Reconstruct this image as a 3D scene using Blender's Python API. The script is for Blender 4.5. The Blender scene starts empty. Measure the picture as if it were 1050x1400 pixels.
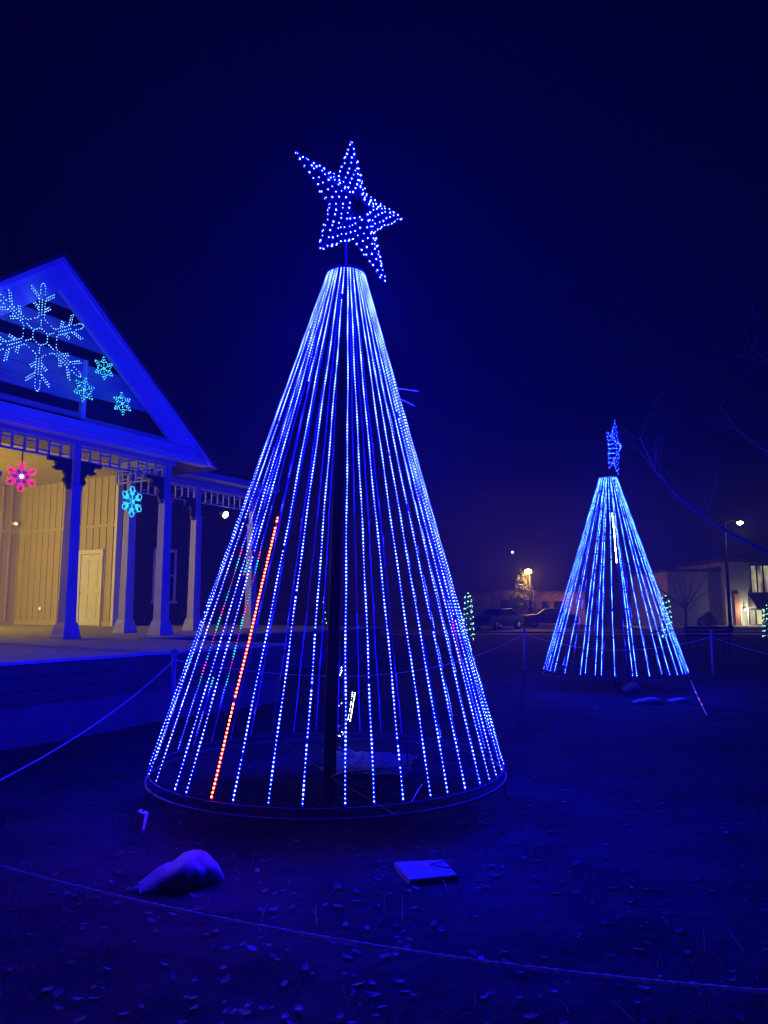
import bpy, math, random
import numpy as np
from mathutils import Vector, Matrix, noise

random.seed(7)
rng = np.random.default_rng(7)
S = bpy.context.scene
COL = S.collection
R = math.radians

# ------------------------------------------------------------------ camera
PITCH = math.atan(129 / 1011)
cam = bpy.data.cameras.new('camera')
cam.sensor_fit = 'VERTICAL'
cam.sensor_height = 36.0
cam.lens = 36.0 * 1011 / 1400
cam.clip_start = 0.05
cam.clip_end = 1000
cam_ob = bpy.data.objects.new('camera', cam)
cam_ob.location = (0, 0, 1.6)
cam_ob.rotation_euler = (math.pi / 2 + PITCH, 0, 0)
COL.objects.link(cam_ob)
S.camera = cam_ob

# ------------------------------------------------------------------ night sky
world = bpy.data.worlds.new('World')
S.world = world
world.use_nodes = True
wn = world.node_tree
bg = wn.nodes['Background']
sky_tex = wn.nodes.new('ShaderNodeTexSky')
sky_tex.sky_type = 'NISHITA'
sky_tex.sun_disc = False
sky_tex.sun_elevation = R(-7)
sky_tex.sun_rotation = R(200)
tint = wn.nodes.new('ShaderNodeMix')
tint.data_type = 'RGBA'
tint.blend_type = 'MULTIPLY'
tint.inputs[0].default_value = 1.0
tint.inputs[7].default_value = (0.05, 0.06, 1.0, 1)
wn.links.new(sky_tex.outputs[0], tint.inputs[6])
wn.links.new(tint.outputs[2], bg.inputs[0])
bg.inputs[1].default_value = 0.06

# ------------------------------------------------------------------ exposure and sampling
S.view_settings.view_transform = 'Standard'
S.view_settings.look = 'None'
S.view_settings.exposure = 0.0
S.view_settings.gamma = 1.0
S.cycles.use_denoising = True
S.cycles.max_bounces = 4
S.cycles.diffuse_bounces = 2
S.cycles.glossy_bounces = 2
S.cycles.transmission_bounces = 3
S.cycles.volume_bounces = 0
S.cycles.filter_width = 1.25
S.cycles.sample_clamp_indirect = 2.0
S.cycles.use_light_tree = True

LED_BLUE = (2.3, 4.0, 1500.0)        # radiance of one blue diode, over-exposed to white in its core
LED_TREE2 = (1.3, 4.6, 900.0)

# ------------------------------------------------------------------ helpers
def at(x, y, Y):
    """world point seen at photo pixel (x, y) that lies Y metres in front of the camera"""
    a = (x - 525) / 1011.0
    b = (700 - y) / 1011.0
    cp, sp = math.cos(PITCH), math.sin(PITCH)
    r = Vector((a, cp - b * sp, sp + b * cp))
    return Vector((0, 0, 1.6)) + r * (Y / r.y)

MATS = {}
def mat(name, col, rough=0.7, var=0.25, scale=6.0, bump=0.0, bscale=40.0, metal=0.0, spec=0.4, stretch=None):
    m = bpy.data.materials.new(name)
    m.use_nodes = True
    nt = m.node_tree
    b = nt.nodes['Principled BSDF']
    b.inputs['Roughness'].default_value = rough
    b.inputs['Metallic'].default_value = metal
    b.inputs['Specular IOR Level'].default_value = spec
    tc = nt.nodes.new('ShaderNodeTexCoord')
    mp = nt.nodes.new('ShaderNodeMapping')
    nt.links.new(tc.outputs['Object'], mp.inputs[0])
    if stretch:
        mp.inputs['Scale'].default_value = stretch
    n = nt.nodes.new('ShaderNodeTexNoise')
    n.inputs['Scale'].default_value = scale
    n.inputs['Detail'].default_value = 6
    n.inputs['Roughness'].default_value = 0.65
    nt.links.new(mp.outputs[0], n.inputs['Vector'])
    cr = nt.nodes.new('ShaderNodeValToRGB')
    cr.color_ramp.elements[0].position = 0.3
    cr.color_ramp.elements[1].position = 0.72
    lo = [max(0, c * (1 - var)) for c in col]
    hi = [min(1, c * (1 + var)) for c in col]
    cr.color_ramp.elements[0].color = (*lo, 1)
    cr.color_ramp.elements[1].color = (*hi, 1)
    nt.links.new(n.outputs['Fac'], cr.inputs[0])
    nt.links.new(cr.outputs[0], b.inputs['Base Color'])
    if bump:
        n2 = nt.nodes.new('ShaderNodeTexNoise')
        n2.inputs['Scale'].default_value = bscale
        n2.inputs['Detail'].default_value = 5
        nt.links.new(mp.outputs[0], n2.inputs['Vector'])
        bp = nt.nodes.new('ShaderNodeBump')
        bp.inputs['Strength'].default_value = bump
        bp.inputs['Distance'].default_value = 0.02
        nt.links.new(n2.outputs['Fac'], bp.inputs['Height'])
        nt.links.new(bp.outputs[0], b.inputs['Normal'])
    MATS[name] = m
    return m

def emit(name, rgb, sample=True):
    m = bpy.data.materials.new(name)
    m.use_nodes = True
    nt = m.node_tree
    nt.nodes.remove(nt.nodes['Principled BSDF'])
    e = nt.nodes.new('ShaderNodeEmission')
    k = max(rgb)
    e.inputs[0].default_value = (rgb[0] / k, rgb[1] / k, rgb[2] / k, 1)
    e.inputs[1].default_value = k
    nt.links.new(e.outputs[0], nt.nodes['Material Output'].inputs[0])
    m.cycles.emission_sampling = 'FRONT_BACK' if sample else 'NONE'
    MATS[name] = m
    return m

def tag(o, label=None, cat=None, group=None, kind=None):
    if label: o['label'] = label
    if cat: o['category'] = cat
    if group: o['group'] = group
    if kind: o['kind'] = kind
    return o

def empty(name, loc=(0, 0, 0), rz=0.0, parent=None):
    o = bpy.data.objects.new(name, None)
    o.location = loc
    o.rotation_euler = (0, 0, rz)
    o.empty_display_size = 0.1
    COL.objects.link(o)
    o.parent = parent
    return o

def link(name, me, parent=None, loc=(0, 0, 0), rot=(0, 0, 0)):
    o = bpy.data.objects.new(name, me)
    o.location = loc
    o.rotation_euler = rot
    COL.objects.link(o)
    o.parent = parent
    return o

class MB:
    def __init__(s):
        s.v = []; s.f = []; s.mi = []; s.m = 0
    def quad_strip(s, rings, closed=True, cap=True):
        n = len(rings[0]); b = len(s.v)
        for r in rings: s.v += [tuple(p) for p in r]
        for i in range(len(rings) - 1):
            for j in range(n if closed else n - 1):
                a = b + i * n + j; c = b + i * n + (j + 1) % n
                s.f.append((a, c, c + n, a + n)); s.mi.append(s.m)
        if cap and closed:
            s.f.append(tuple(b + j for j in range(n))[::-1]); s.mi.append(s.m)
            s.f.append(tuple(b + (len(rings) - 1) * n + j for j in range(n))); s.mi.append(s.m)
        return s
    def box(s, a, b, M=None):
        x0, y0, z0 = a; x1, y1, z1 = b
        P = [(x0, y0, z0), (x1, y0, z0), (x1, y1, z0), (x0, y1, z0), (x0, y0, z1), (x1, y0, z1), (x1, y1, z1), (x0, y1, z1)]
        if M is not None: P = [tuple(M @ Vector(p)) for p in P]
        k = len(s.v); s.v += P
        for f in ((0, 3, 2, 1), (4, 5, 6, 7), (0, 1, 5, 4), (1, 2, 6, 5), (2, 3, 7, 6), (3, 0, 4, 7)):
            s.f.append(tuple(k + i for i in f)); s.mi.append(s.m)
        return s
    def tube(s, pts, rad, n=6, cap=True):
        pts = [Vector(p) for p in pts]
        if not hasattr(rad, '__len__'): rad = [rad] * len(pts)
        rings = []; ref = None
        for i, p in enumerate(pts):
            d = (pts[min(i + 1, len(pts) - 1)] - pts[max(i - 1, 0)])
            if d.length < 1e-9: d = Vector((0, 0, 1))
            d.normalize()
            if ref is None:
                ref = Vector((0, 0, 1)) if abs(d.z) < 0.9 else Vector((1, 0, 0))
            x = (ref - d * ref.dot(d)).normalized(); y = d.cross(x); ref = x
            rings.append([p + (x * math.cos(2 * math.pi * k / n) + y * math.sin(2 * math.pi * k / n)) * rad[i] for k in range(n)])
        return s.quad_strip(rings, True, cap)
    def ring(s, c, r, t, n=64, k=6):
        rings = []
        for i in range(n + 1):
            a = 2 * math.pi * i / n
            d = Vector((math.cos(a), math.sin(a), 0))
            rings.append([Vector(c) + d * (r + t * math.cos(2 * math.pi * j / k)) + Vector((0, 0, t * math.sin(2 * math.pi * j / k))) for j in range(k)])
        return s.quad_strip(rings, True, False)
    def prism(s, poly, t0, t1, axis_fn):
        """poly: list of 2-D points, axis_fn(p, t) -> 3-D"""
        k = len(s.v); n = len(poly)
        s.v += [tuple(axis_fn(p, t0)) for p in poly] + [tuple(axis_fn(p, t1)) for p in poly]
        s.f.append(tuple(range(k, k + n))[::-1]); s.mi.append(s.m)
        s.f.append(tuple(range(k + n, k + 2 * n))); s.mi.append(s.m)
        for i in range(n):
            j = (i + 1) % n
            s.f.append((k + i, k + j, k + n + j, k + n + i)); s.mi.append(s.m)
        return s
    def mesh(s, name, mats, smooth=False, bevel=0):
        me = bpy.data.meshes.new(name)
        me.from_pydata([tuple(v) for v in s.v], [], s.f)
        for m in (mats if isinstance(mats, (list, tuple)) else [mats]): me.materials.append(m)
        me.polygons.foreach_set('material_index', s.mi)
        if smooth: me.polygons.foreach_set('use_smooth', [True] * len(s.f))
        me.update()
        import bmesh
        bm = bmesh.new(); bm.from_mesh(me)
        bmesh.ops.recalc_face_normals(bm, faces=bm.faces)
        if bevel:
            bmesh.ops.bevel(bm, geom=list(bm.edges), offset=bevel, segments=1, affect='EDGES', clamp_overlap=True)
        bm.to_mesh(me); bm.free()
        return me
    def build(s, name, mats, parent=None, loc=(0, 0, 0), rot=(0, 0, 0), smooth=False, bevel=0):
        return link(name, s.mesh(name, mats, smooth, bevel), parent, loc, rot)

def bulb_mesh(name, pts, nrm, rad, mi, mats, back=None, seg=6):
    """many small domes (one joined mesh): pts, nrm Nx3, rad N, mi N; back = (radius factor, material index)"""
    pts = np.asarray(pts, float); nrm = np.asarray(nrm, float); rad = np.asarray(rad, float)
    nrm = nrm / np.linalg.norm(nrm, axis=1, keepdims=True)
    ref = np.where(np.abs(nrm[:, 2:3]) < 0.9, np.array([[0, 0, 1.0]]), np.array([[1.0, 0, 0]]))
    x = np.cross(ref, nrm); x /= np.linalg.norm(x, axis=1, keepdims=True)
    y = np.cross(nrm, x)
    N = len(pts)
    a = np.arange(seg) * 2 * np.pi / seg
    ca = np.cos(a)[None, :, None]; sa = np.sin(a)[None, :, None]
    rr = rad[:, None, None]
    base = pts[:, None, :] + rr * (ca * x[:, None, :] + sa * y[:, None, :])
    top = pts[:, None, :] + rr * 0.62 * (ca * x[:, None, :] + sa * y[:, None, :]) + nrm[:, None, :] * rr * 0.75
    apex = (pts + nrm * rad[:, None] * 1.0)[:, None, :]
    parts = [base, top, apex]
    per = 2 * seg + 1
    faces = []
    for j in range(seg):
        k = (j + 1) % seg
        faces.append((j, k, seg + k)); faces.append((j, seg + k, seg + j)); faces.append((seg + j, seg + k, 2 * seg))
    fm = [0] * len(faces)
    if back is not None:
        bb = pts[:, None, :] - nrm[:, None, :] * 0.004 + rr * back[0] * (ca * x[:, None, :] + sa * y[:, None, :])
        parts.append(bb)
        for j in range(1, seg - 1):
            faces.append((per, per + j + 1, per + j)); fm.append(1)
        per += seg
    V = np.concatenate(parts, axis=1).reshape(-1, 3)
    F = np.array(faces)
    FF = (F[None] + (np.arange(N) * per)[:, None, None]).reshape(-1, 3)
    mi = np.asarray(mi, int)
    bm_ = np.full(N, back[1] if back is not None else 0)
    if back is not None and len(back) > 2:
        for k_, v_ in back[2].items(): bm_[mi == k_] = v_
    M = np.where(np.array(fm)[None] == 0, mi[:, None], bm_[:, None]).reshape(-1)
    me = bpy.data.meshes.new(name)
    me.vertices.add(len(V)); me.vertices.foreach_set('co', V.ravel())
    me.loops.add(FF.size); me.loops.foreach_set('vertex_index', FF.ravel().astype(np.int32))
    me.polygons.add(len(FF))
    me.polygons.foreach_set('loop_start', (np.arange(len(FF)) * 3).astype(np.int32))
    me.polygons.foreach_set('material_index', M.astype(np.int32))
    for m in mats: me.materials.append(m)
    me.update(calc_edges=True)
    me.validate()
    return me

_link = link
def link(name, me, parent=None, loc=(0, 0, 0), rot=(0, 0, 0)):
    o = _link(name, me, parent, loc, rot)
    if name in ('bulbs', 'centre_bulbs', 'foliage', 'crown', 'rope_light_arm'): o['kind'] = 'stuff'
    return o

def copy_tree(o, parent=None):
    c = o.copy(); COL.objects.link(c); c.parent = parent
    for ch in o.children: copy_tree(ch, c)
    return c

# ------------------------------------------------------------------ materials
mat('soil', (0.026, 0.024, 0.022), 0.9, 0.6, 1.3, 0.8, 11.0, spec=0.02)
mat('asphalt', (0.05, 0.05, 0.05), 0.85, 0.3, 3.0, 0.4, 60.0)
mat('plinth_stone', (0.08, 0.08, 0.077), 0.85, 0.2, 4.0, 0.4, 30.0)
mat('concrete', (0.34, 0.33, 0.31), 0.85, 0.2, 4.0, 0.4, 30.0)
mat('kerb_stone', (0.24, 0.24, 0.22), 0.8, 0.2, 5.0, 0.3, 30.0)
mat('grass_blade', (0.05, 0.055, 0.035), 0.7, 0.4, 4.0)
mat('leaf_dark', (0.035, 0.028, 0.024), 0.7, 0.5, 3.0)
mat('leaf_pale', (0.12, 0.105, 0.095), 0.6, 0.3, 3.0)
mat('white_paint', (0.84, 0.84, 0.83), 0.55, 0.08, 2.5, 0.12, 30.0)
mat('trim_paint', (0.46, 0.46, 0.46), 0.55, 0.14, 3.0, 0.15, 30.0, stretch=(1, 1, .4))  # greyer copy of the white paint, toned down to dim columns and frieze
mat('gable_shade_tone', (0.40, 0.42, 0.46), 0.6, 0.18, 1.8, 0.15, 30.0, stretch=(.4, 1, 5))  # shade on the inner gable boards is put into this darker colour
mat('cream_paint', (0.54, 0.46, 0.20), 0.6, 0.10, 1.2, 0.1, 30.0, stretch=(1, 1, 0.25))
mat('cream_batten', (0.57, 0.49, 0.23), 0.6, 0.08, 2.0)
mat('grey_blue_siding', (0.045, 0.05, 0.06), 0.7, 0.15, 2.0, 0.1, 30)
mat('deck', (0.36, 0.34, 0.32), 0.75, 0.3, 1.5, 0.35, 22.0, stretch=(1, 8, 1))
mat('stained_board', (0.035, 0.032, 0.03), 0.7, 0.35, 2.0, 0.2, 30.0, stretch=(1, 1, 6))
mat('shingle', (0.07, 0.065, 0.06), 0.9, 0.4, 8.0, 0.6, 30.0)
mat('dark_wood', (0.05, 0.045, 0.04), 0.7, 0.3, 5.0)
mat('black_metal', (0.03, 0.03, 0.032), 0.5, 0.3, 10.0)
mat('star_cloth', (0.004, 0.004, 0.0045), 0.9, 0.3, 10.0, spec=0.02)
mat('ring_pipe', (0.028, 0.028, 0.03), 0.6, 0.4, 14.0, spec=0.3)
mat('matt_black', (0.016, 0.016, 0.018), 0.75, 0.3, 10.0, spec=0.12)
mat('galvanised', (0.30, 0.30, 0.31), 0.42, 0.25, 12.0, metal=0.7)
mat('strip_tape', (0.10, 0.10, 0.12), 0.5, 0.2, 10.0)
mat('zip_tie', (0.8, 0.8, 0.78), 0.45, 0.05, 10.0)
mat('bag_cloth', (0.19, 0.19, 0.18), 0.75, 0.15, 7.0, 0.45, 120.0)
mat('bag_dark', (0.06, 0.057, 0.045), 0.85, 0.3, 9.0, 0.45, 90.0)  # darker tone for the bag's end face and the cord
mat('slab', (0.16, 0.155, 0.145), 0.8, 0.18, 8.0, 0.5, 60.0)
mat('sheet', (0.055, 0.055, 0.053), 0.6, 0.35, 5.0, 0.4, 30.0)
mat('rope_fibre', (0.88, 0.87, 0.85), 0.9, 0.3, 60.0)
mat('post_paint', (0.16, 0.16, 0.16), 0.5, 0.2, 12.0)
mat('brick_wall', (0.48, 0.30, 0.19), 0.85, 0.35, 1.2, 0.3, 20.0)
mat('stucco', (0.27, 0.26, 0.22), 0.85, 0.2, 1.0, 0.3, 20.0)
mat('brick_red', (0.36, 0.15, 0.10), 0.85, 0.3, 3.0, 0.3, 30)
mat('awning', (0.03, 0.03, 0.035), 0.8, 0.3, 3.0)
mat('bark', (0.13, 0.12, 0.11), 0.9, 0.4, 10.0, 0.7, 30.0)
mat('evergreen', (0.06, 0.085, 0.03), 0.6, 0.45, 2.0)
mat('car_paint', (0.012, 0.012, 0.015), 0.4, 0.2, 3.0, spec=0.6)
mat('car_paint_grey', (0.03, 0.03, 0.034), 0.4, 0.2, 3.0, spec=0.6)
mat('rubber', (0.02, 0.02, 0.02), 0.85, 0.2, 9.0)
mat('chrome', (0.6, 0.6, 0.62), 0.2, 0.1, 5.0, metal=0.9)
mat('car_glass', (0.01, 0.01, 0.012), 0.05, 0.1, 3.0, spec=0.7)
mat('window_glass', (0.012, 0.012, 0.02), 0.06, 0.1, 2.0, spec=0.6)
mat('flake_plate', (0.25, 0.27, 0.32), 0.6, 0.1, 4.0)
mat('reflector_orange', (0.55, 0.22, 0.04), 0.4, 0.2, 8.0)

_m = MATS['rope_fibre']; _nt = _m.node_tree          # thin nylon lets light through
_tr = _nt.nodes.new('ShaderNodeBsdfTranslucent'); _tr.inputs[0].default_value = (.95, .94, .92, 1)
_mx = _nt.nodes.new('ShaderNodeMixShader'); _mx.inputs[0].default_value = .55
_nt.links.new(_nt.nodes['Principled BSDF'].outputs[0], _mx.inputs[1]); _nt.links.new(_tr.outputs[0], _mx.inputs[2])
_nt.links.new(_mx.outputs[0], _nt.nodes['Material Output'].inputs[0])

emit('led_blue', LED_BLUE)
emit('led_tree2', LED_TREE2)
emit('led_red', (120.0, 1.7, 0.5))
emit('led_green', (0.10, 1.3, 1.0))
emit('led_redmix', (1.3, 0.12, 0.3))
emit('led_bleed', (0.03, 0.04, 26.0))
emit('led_bleed2', (0.03, 0.12, 14.0))
emit('bleed_green', (0.15, 7.0, 4.0), False)
emit('bleed_red', (8.0, 0.3, 1.2), False)
emit('led_white', (60.0, 62.0, 80.0))
emit('flake_led', (0.4, 1.2, 5.0))
emit('flake_led_cyan', (0.10, 0.95, 1.6))
emit('rope_cyan', (0.06, 0.95, 1.6))
emit('rope_pink', (1.25, 0.035, 0.34))
emit('rope_white', (1.6, 1.6, 1.8))
emit('net_white', (26.0, 32.0, 25.0))
emit('net_green', (0.05, 0.5, 0.45))
emit('mini_green', (0.75, 1.9, 1.15))
emit('sodium', (60.0, 24.0, 2.5))
emit('street_white', (42.0, 38.0, 24.0))
emit('flood_white', (20.0, 19.0, 9.0))
emit('stage_lamp', (430.0, 305.0, 24.0))
emit('night_light', (1.6, 1.2, 0.6))
emit('point_white', (3.0, 2.7, 2.2))
emit('reflector_glow', (1.4, 0.25, 0.06), False)  # strap reflectors given their own glow in place of reflected light

def lit_window(name, a, b, scale):
    m = emit(name, b)
    nt = m.node_tree
    e = nt.nodes['Emission']
    tc = nt.nodes.new('ShaderNodeTexCoord')
    mp = nt.nodes.new('ShaderNodeMapping'); mp.inputs['Scale'].default_value = (scale, scale, scale * 0.35)
    n = nt.nodes.new('ShaderNodeTexNoise'); n.inputs['Scale'].default_value = 1.0; n.inputs['Detail'].default_value = 5
    cr = nt.nodes.new('ShaderNodeValToRGB')
    cr.color_ramp.elements[0].position = 0.36; cr.color_ramp.elements[1].position = 0.62
    cr.color_ramp.elements[0].color = (*a, 1); cr.color_ramp.elements[1].color = (*b, 1)
    nt.links.new(tc.outputs['Object'], mp.inputs[0]); nt.links.new(mp.outputs[0], n.inputs['Vector'])
    nt.links.new(n.outputs['Fac'], cr.inputs[0]); nt.links.new(cr.outputs[0], e.inputs[0])
    e.inputs[1].default_value = 1.0
lit_window('pane_upper', (0.05, 0.045, 0.03), (0.55, 0.48, 0.22), 1.6)
lit_window('pane_shop', (0.12, 0.11, 0.06), (0.85, 0.78, 0.40), 0.9)

# ------------------------------------------------------------------ ground
def gz(x, y):
    d = math.hypot(x, y)
    k = max(0.0, min(1.0, (20 - d) / 10))
    v = Vector((x, y, 0))
    return k * (0.035 * noise.noise(v * 0.6) + 0.014 * noise.noise(v * 2.3 + Vector((5, 3, 1))) + 0.007 * noise.noise(v * 7.0))

V = []; F = []
rad = [0.0] + list(np.geomspace(0.7, 12.0, 150)) + list(np.geomspace(12.6, 150, 40))
NA = 300
V.append((0, 0, gz(0, 0)))
for r in rad[1:]:
    for k in range(NA):
        a = 2 * math.pi * k / NA
        x, y = r * math.cos(a), r * math.sin(a)
        V.append((x, y, gz(x, y)))
for k in range(NA): F.append((0, 1 + k, 1 + (k + 1) % NA))
for i in range(len(rad) - 2):
    for k in range(NA):
        a = 1 + i * NA + k; b = 1 + i * NA + (k + 1) % NA
        F.append((a, a + NA, b + NA, b))
me = bpy.data.meshes.new('ground'); me.from_pydata(V, [], F)
me.polygons.foreach_set('use_smooth', [True] * len(F))
me.materials.append(MATS['soil'])
tag(link('ground', me), kind='structure')

# street and pavement beyond the park
tag(MB().box((-70, 44.5, -0.2), (90, 52.0, 0.01)).build('road', MATS['asphalt']), kind='structure')
tag(MB().box((-70, 42.2, -0.2), (90, 44.2, 0.03)).build('pavement', MATS['concrete']), kind='structure')
tag(MB().box((-70, 44.2, -0.2), (90, 44.5, 0.12)).build('kerb', MATS['kerb_stone']), kind='structure')
tag(MB().box((19, 52.3, -0.2), (90, 59.5, 0.10)).build('shop_pavement', MATS['concrete']), kind='structure')
tag(MB().box((19, 52.0, -0.2), (90, 52.3, 0.14)).build('shop_kerb', MATS['kerb_stone']), kind='structure')

# leaf litter
mb = MB()
def leaf(x, y, s, m, lift):
    a = random.uniform(0, 6.28); c, d = math.cos(a), math.sin(a)
    tx, ty = random.uniform(-.5, .5), random.uniform(-.5, .5)
    cur = random.uniform(-.1, .45)
    b = len(mb.v)
    z0 = gz(x, y) + 0.006 + lift
    for (p, q, h) in ((-1, 0, cur), (-.35, .5, 0), (-.35, -.5, 0), (.4, .42, .05), (.4, -.42, .05), (1.05, 0, cur * .8), (0, 0, -.06)):
        X = (p * c - q * d) * s; Y = (p * d + q * c) * s
        mb.v.append((x + X, y + Y, z0 + max(-0.004, (h * .6) * s + X * tx * .4 + Y * ty * .4)))
    for f in ((0, 2, 6, 1), (1, 6, 3), (2, 4, 6), (6, 4, 5, 3)):
        mb.f.append(tuple(b + i for i in f)); mb.mi.append(m)
for i in range(2400):
    d = 1.7 + 15 * random.random() ** 1.5
    a = random.uniform(-.75, .75)
    x, y = d * math.sin(a), d * math.cos(a)
    leaf(x, y, random.uniform(.015, .036), 0, random.random() * .01)
hub = [(random.uniform(-.7, .7), 1.9 + 9 * random.random()) for _ in range(22)]
for i in range(190):
    if i % 2:
        a, d = random.choice(hub); a += random.gauss(0, .07); d += random.gauss(0, .35)
    else:
        d = 1.8 + 12 * random.random() ** 1.3
        a = random.uniform(-.7, .7)
    leaf(d * math.sin(a), d * math.cos(a), .009 + .028 * random.random() ** 2.2, 1, 0.006 + random.random() * .012)
tag(mb.build('leaf_litter', [MATS['leaf_dark'], MATS['leaf_pale']]), 'fallen leaves strewn over the dark ground', 'leaves', kind='stuff')
mb = MB()
for i in range(420):
    d = 1.8 + 12 * random.random() ** 1.3
    a = random.uniform(-.7, .7)
    x, y = d * math.sin(a), d * math.cos(a)
    b = random.uniform(0, 3.14); L = random.uniform(.04, .17); c, s = math.cos(b) * L, math.sin(b) * L
    z = gz(x, y) + .008
    mb.tube([(x - c, y - s, z), (x + random.uniform(-.01, .01), y, z + random.uniform(.002, .02)), (x + c, y + s, z + random.uniform(0, .02))], [.003, .0025, .0015], 4)
tag(mb.build('twigs', MATS['leaf_dark']), 'small dry twigs scattered over the dark ground', 'twigs', kind='stuff')

mb = MB()
for i in range(26000):
    d = 1.6 + 13 * random.random() ** 1.4
    a = random.uniform(-.75, .75)
    x, y = d * math.sin(a), d * math.cos(a)
    if noise.noise(Vector((x * .9, y * .9, 3))) + .35 * noise.noise(Vector((x * 4, y * 4, 8))) < .10: continue
    h = random.uniform(.012, .05); b = random.uniform(0, 6.28); w_ = .0022
    lx, ly = h * random.uniform(.2, 1.1) * math.cos(b), h * random.uniform(.2, 1.1) * math.sin(b)
    px, py = -math.sin(b) * w_, math.cos(b) * w_
    z = gz(x, y) - .003; k = len(mb.v)
    mb.v += [(x - px, y - py, z), (x + px, y + py, z), (x + lx * .5 + px * .7, y + ly * .5 + py * .7, z + h * .7), (x + lx * .5 - px * .7, y + ly * .5 - py * .7, z + h * .7), (x + lx, y + ly, z + h * .85)]
    mb.f += [(k, k + 1, k + 2, k + 3), (k + 3, k + 2, k + 4)]; mb.mi += [0, 0]
tag(mb.build('grass', MATS['grass_blade']), 'thin worn grass growing in patches on the dark ground', 'grass', kind='stuff')

# ------------------------------------------------------------------ pavilion with stage
A = R(31)
PU = Vector((math.sin(A), math.cos(A), 0))           # along the gable front, receding
PW = Vector((-math.cos(A), math.sin(A), 0))          # into the building
PO = Vector((-6.2, 14.6, 0))
FL = 0.97
pav = empty('stage_pavilion', PO, math.pi / 2 - A)   # local x = along front, local y = into the building
tag(pav, 'gabled stage pavilion with white columns and warm lit back wall on raised deck', 'pavilion')
WP, CP_, DW = MATS['white_paint'], MATS['cream_paint'], MATS['dark_wood']

# deck
deck = MB().prism([(-14, -4.8), (0.9, -4.8), (0.9, -1.0), (10.4, -1.0), (10.4, 13), (-14, 13)], 0.935, FL, lambda p, t: (p[0], p[1], t)).build('deck', MATS['deck'], pav)
MB().prism([(-14, -4.70), (0.8, -4.70), (0.8, -0.9), (10.3, -0.9), (10.3, 13), (-14, 13)], -0.05, 0.47, lambda p, t: (p[0], p[1], t)).build('plinth', MATS['plinth_stone'], pav)
fb = MB().prism([(-14, -4.74), (0.84, -4.74), (0.84, -0.94), (10.3, -0.94), (10.3, 13), (-14, 13)], 0.473, 0.930, lambda p, t: (p[0], p[1], t)).build('deck_skirt', MATS['stained_board'], pav)
for k in range(3):
    z = 0.478 + k * 0.152
    MB().box((-14, -4.768, z), (0.86, -4.742, z + 0.142)).build('board', MATS['stained_board'], fb, bevel=.004)
    MB().box((0.842, -4.74, z), (0.868, -0.97, z + 0.142)).build('board', MATS['stained_board'], fb, bevel=.004)

# columns
def column(x, y, tall=4.95):
    c = empty('column', (x, y, FL), 0, pav)
    h = tall - FL
    m = MB()
    def sq(w, z): return [(-w, -w, z), (w, -w, z), (w, w, z), (-w, w, z)]
    m.quad_strip([sq(.125, .30), sq(.115, 1.4), sq(.105, 3.03)])
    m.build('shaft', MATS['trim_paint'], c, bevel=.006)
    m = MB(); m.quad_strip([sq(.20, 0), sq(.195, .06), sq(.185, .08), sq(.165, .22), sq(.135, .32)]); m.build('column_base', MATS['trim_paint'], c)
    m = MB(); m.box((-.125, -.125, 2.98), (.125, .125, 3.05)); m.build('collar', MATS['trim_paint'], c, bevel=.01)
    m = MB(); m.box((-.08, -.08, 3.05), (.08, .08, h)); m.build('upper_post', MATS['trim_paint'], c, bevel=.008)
    return c
def bracket(x, y, s):
    poly = [(0.09, 3.92), (0.09, 4.50), (0.62, 4.50), (0.60, 4.42), (0.46, 4.43), (0.42, 4.34), (0.50, 4.30), (0.40, 4.25), (0.28, 4.27), (0.21, 4.16), (0.26, 4.08), (0.18, 3.98), (0.15, 3.90)]
    MB().prism(poly, -.035, .035, lambda p, t: (x + s * p[0], y + t, p[1])).build('bracket', DW, pav)
FR = [(-4.09, 0), (-1.70, 0), (0, 0), (2.39, 0)]
for (x, y) in FR: column(x, y, 4.82)
for (x, y) in [(2.9, 1.78), (5.13, 1.78), (7.4, 1.78)]: column(x, y, 4.80)
bracket(0, 0, 1); bracket(0, 0, -1); bracket(2.39, 0, -1)
bracket(5.13, 1.78, -1)

# frieze of square openings between the columns
def frieze(x0, x1, y, z0=4.49, z1=4.81):
    f = MB().box((x0, y - .025, z0), (x1, y + .025, z0 + .035)).box((x0, y - .025, z1 - .03), (x1, y + .025, z1)).build('frieze', MATS['trim_paint'], pav)
    n = max(2, int(round((x1 - x0) / .235)))
    st = (x1 - x0) / n
    me_post = None
    for k in range(n + 1):
        xx = x0 + k * st
        xx = min(max(xx, x0 + .02), x1 - .02)
        if me_post is None:
            me_post = MB().box((-.018, -.018, z0 + .036), (.018, .018, z1 - .031)).mesh('spindle', MATS['trim_paint'])
        link('spindle', me_post, f, (xx, y, 0))
    lo = MB().box((-st / 2 + .02, -.014, z0 + .085), (st / 2 - .02, .014, z0 + .11)).mesh('bar', MATS['trim_paint'])
    hi = MB().box((-st / 2 + .02, -.014, z1 - .105), (st / 2 - .02, .014, z1 - .08)).mesh('bar', MATS['trim_paint'])
    for k in range(n):
        link('bar', lo if k % 2 else hi, f, (x0 + (k + .5) * st, y, 0))
    return f
frieze(-4.0, -1.79, 0); frieze(-1.61, -.09, 0); frieze(.09, 2.30, 0)
frieze(2.99, 5.04, 1.78, 4.40, 4.78); frieze(5.22, 7.31, 1.78, 4.40, 4.78)
f = frieze(.1, 1.7, 0, 4.49, 4.81); f.location = (2.39, 0, 0); f.rotation_euler = (0, 0, math.pi / 2)
f.name = 'frieze'

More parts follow.
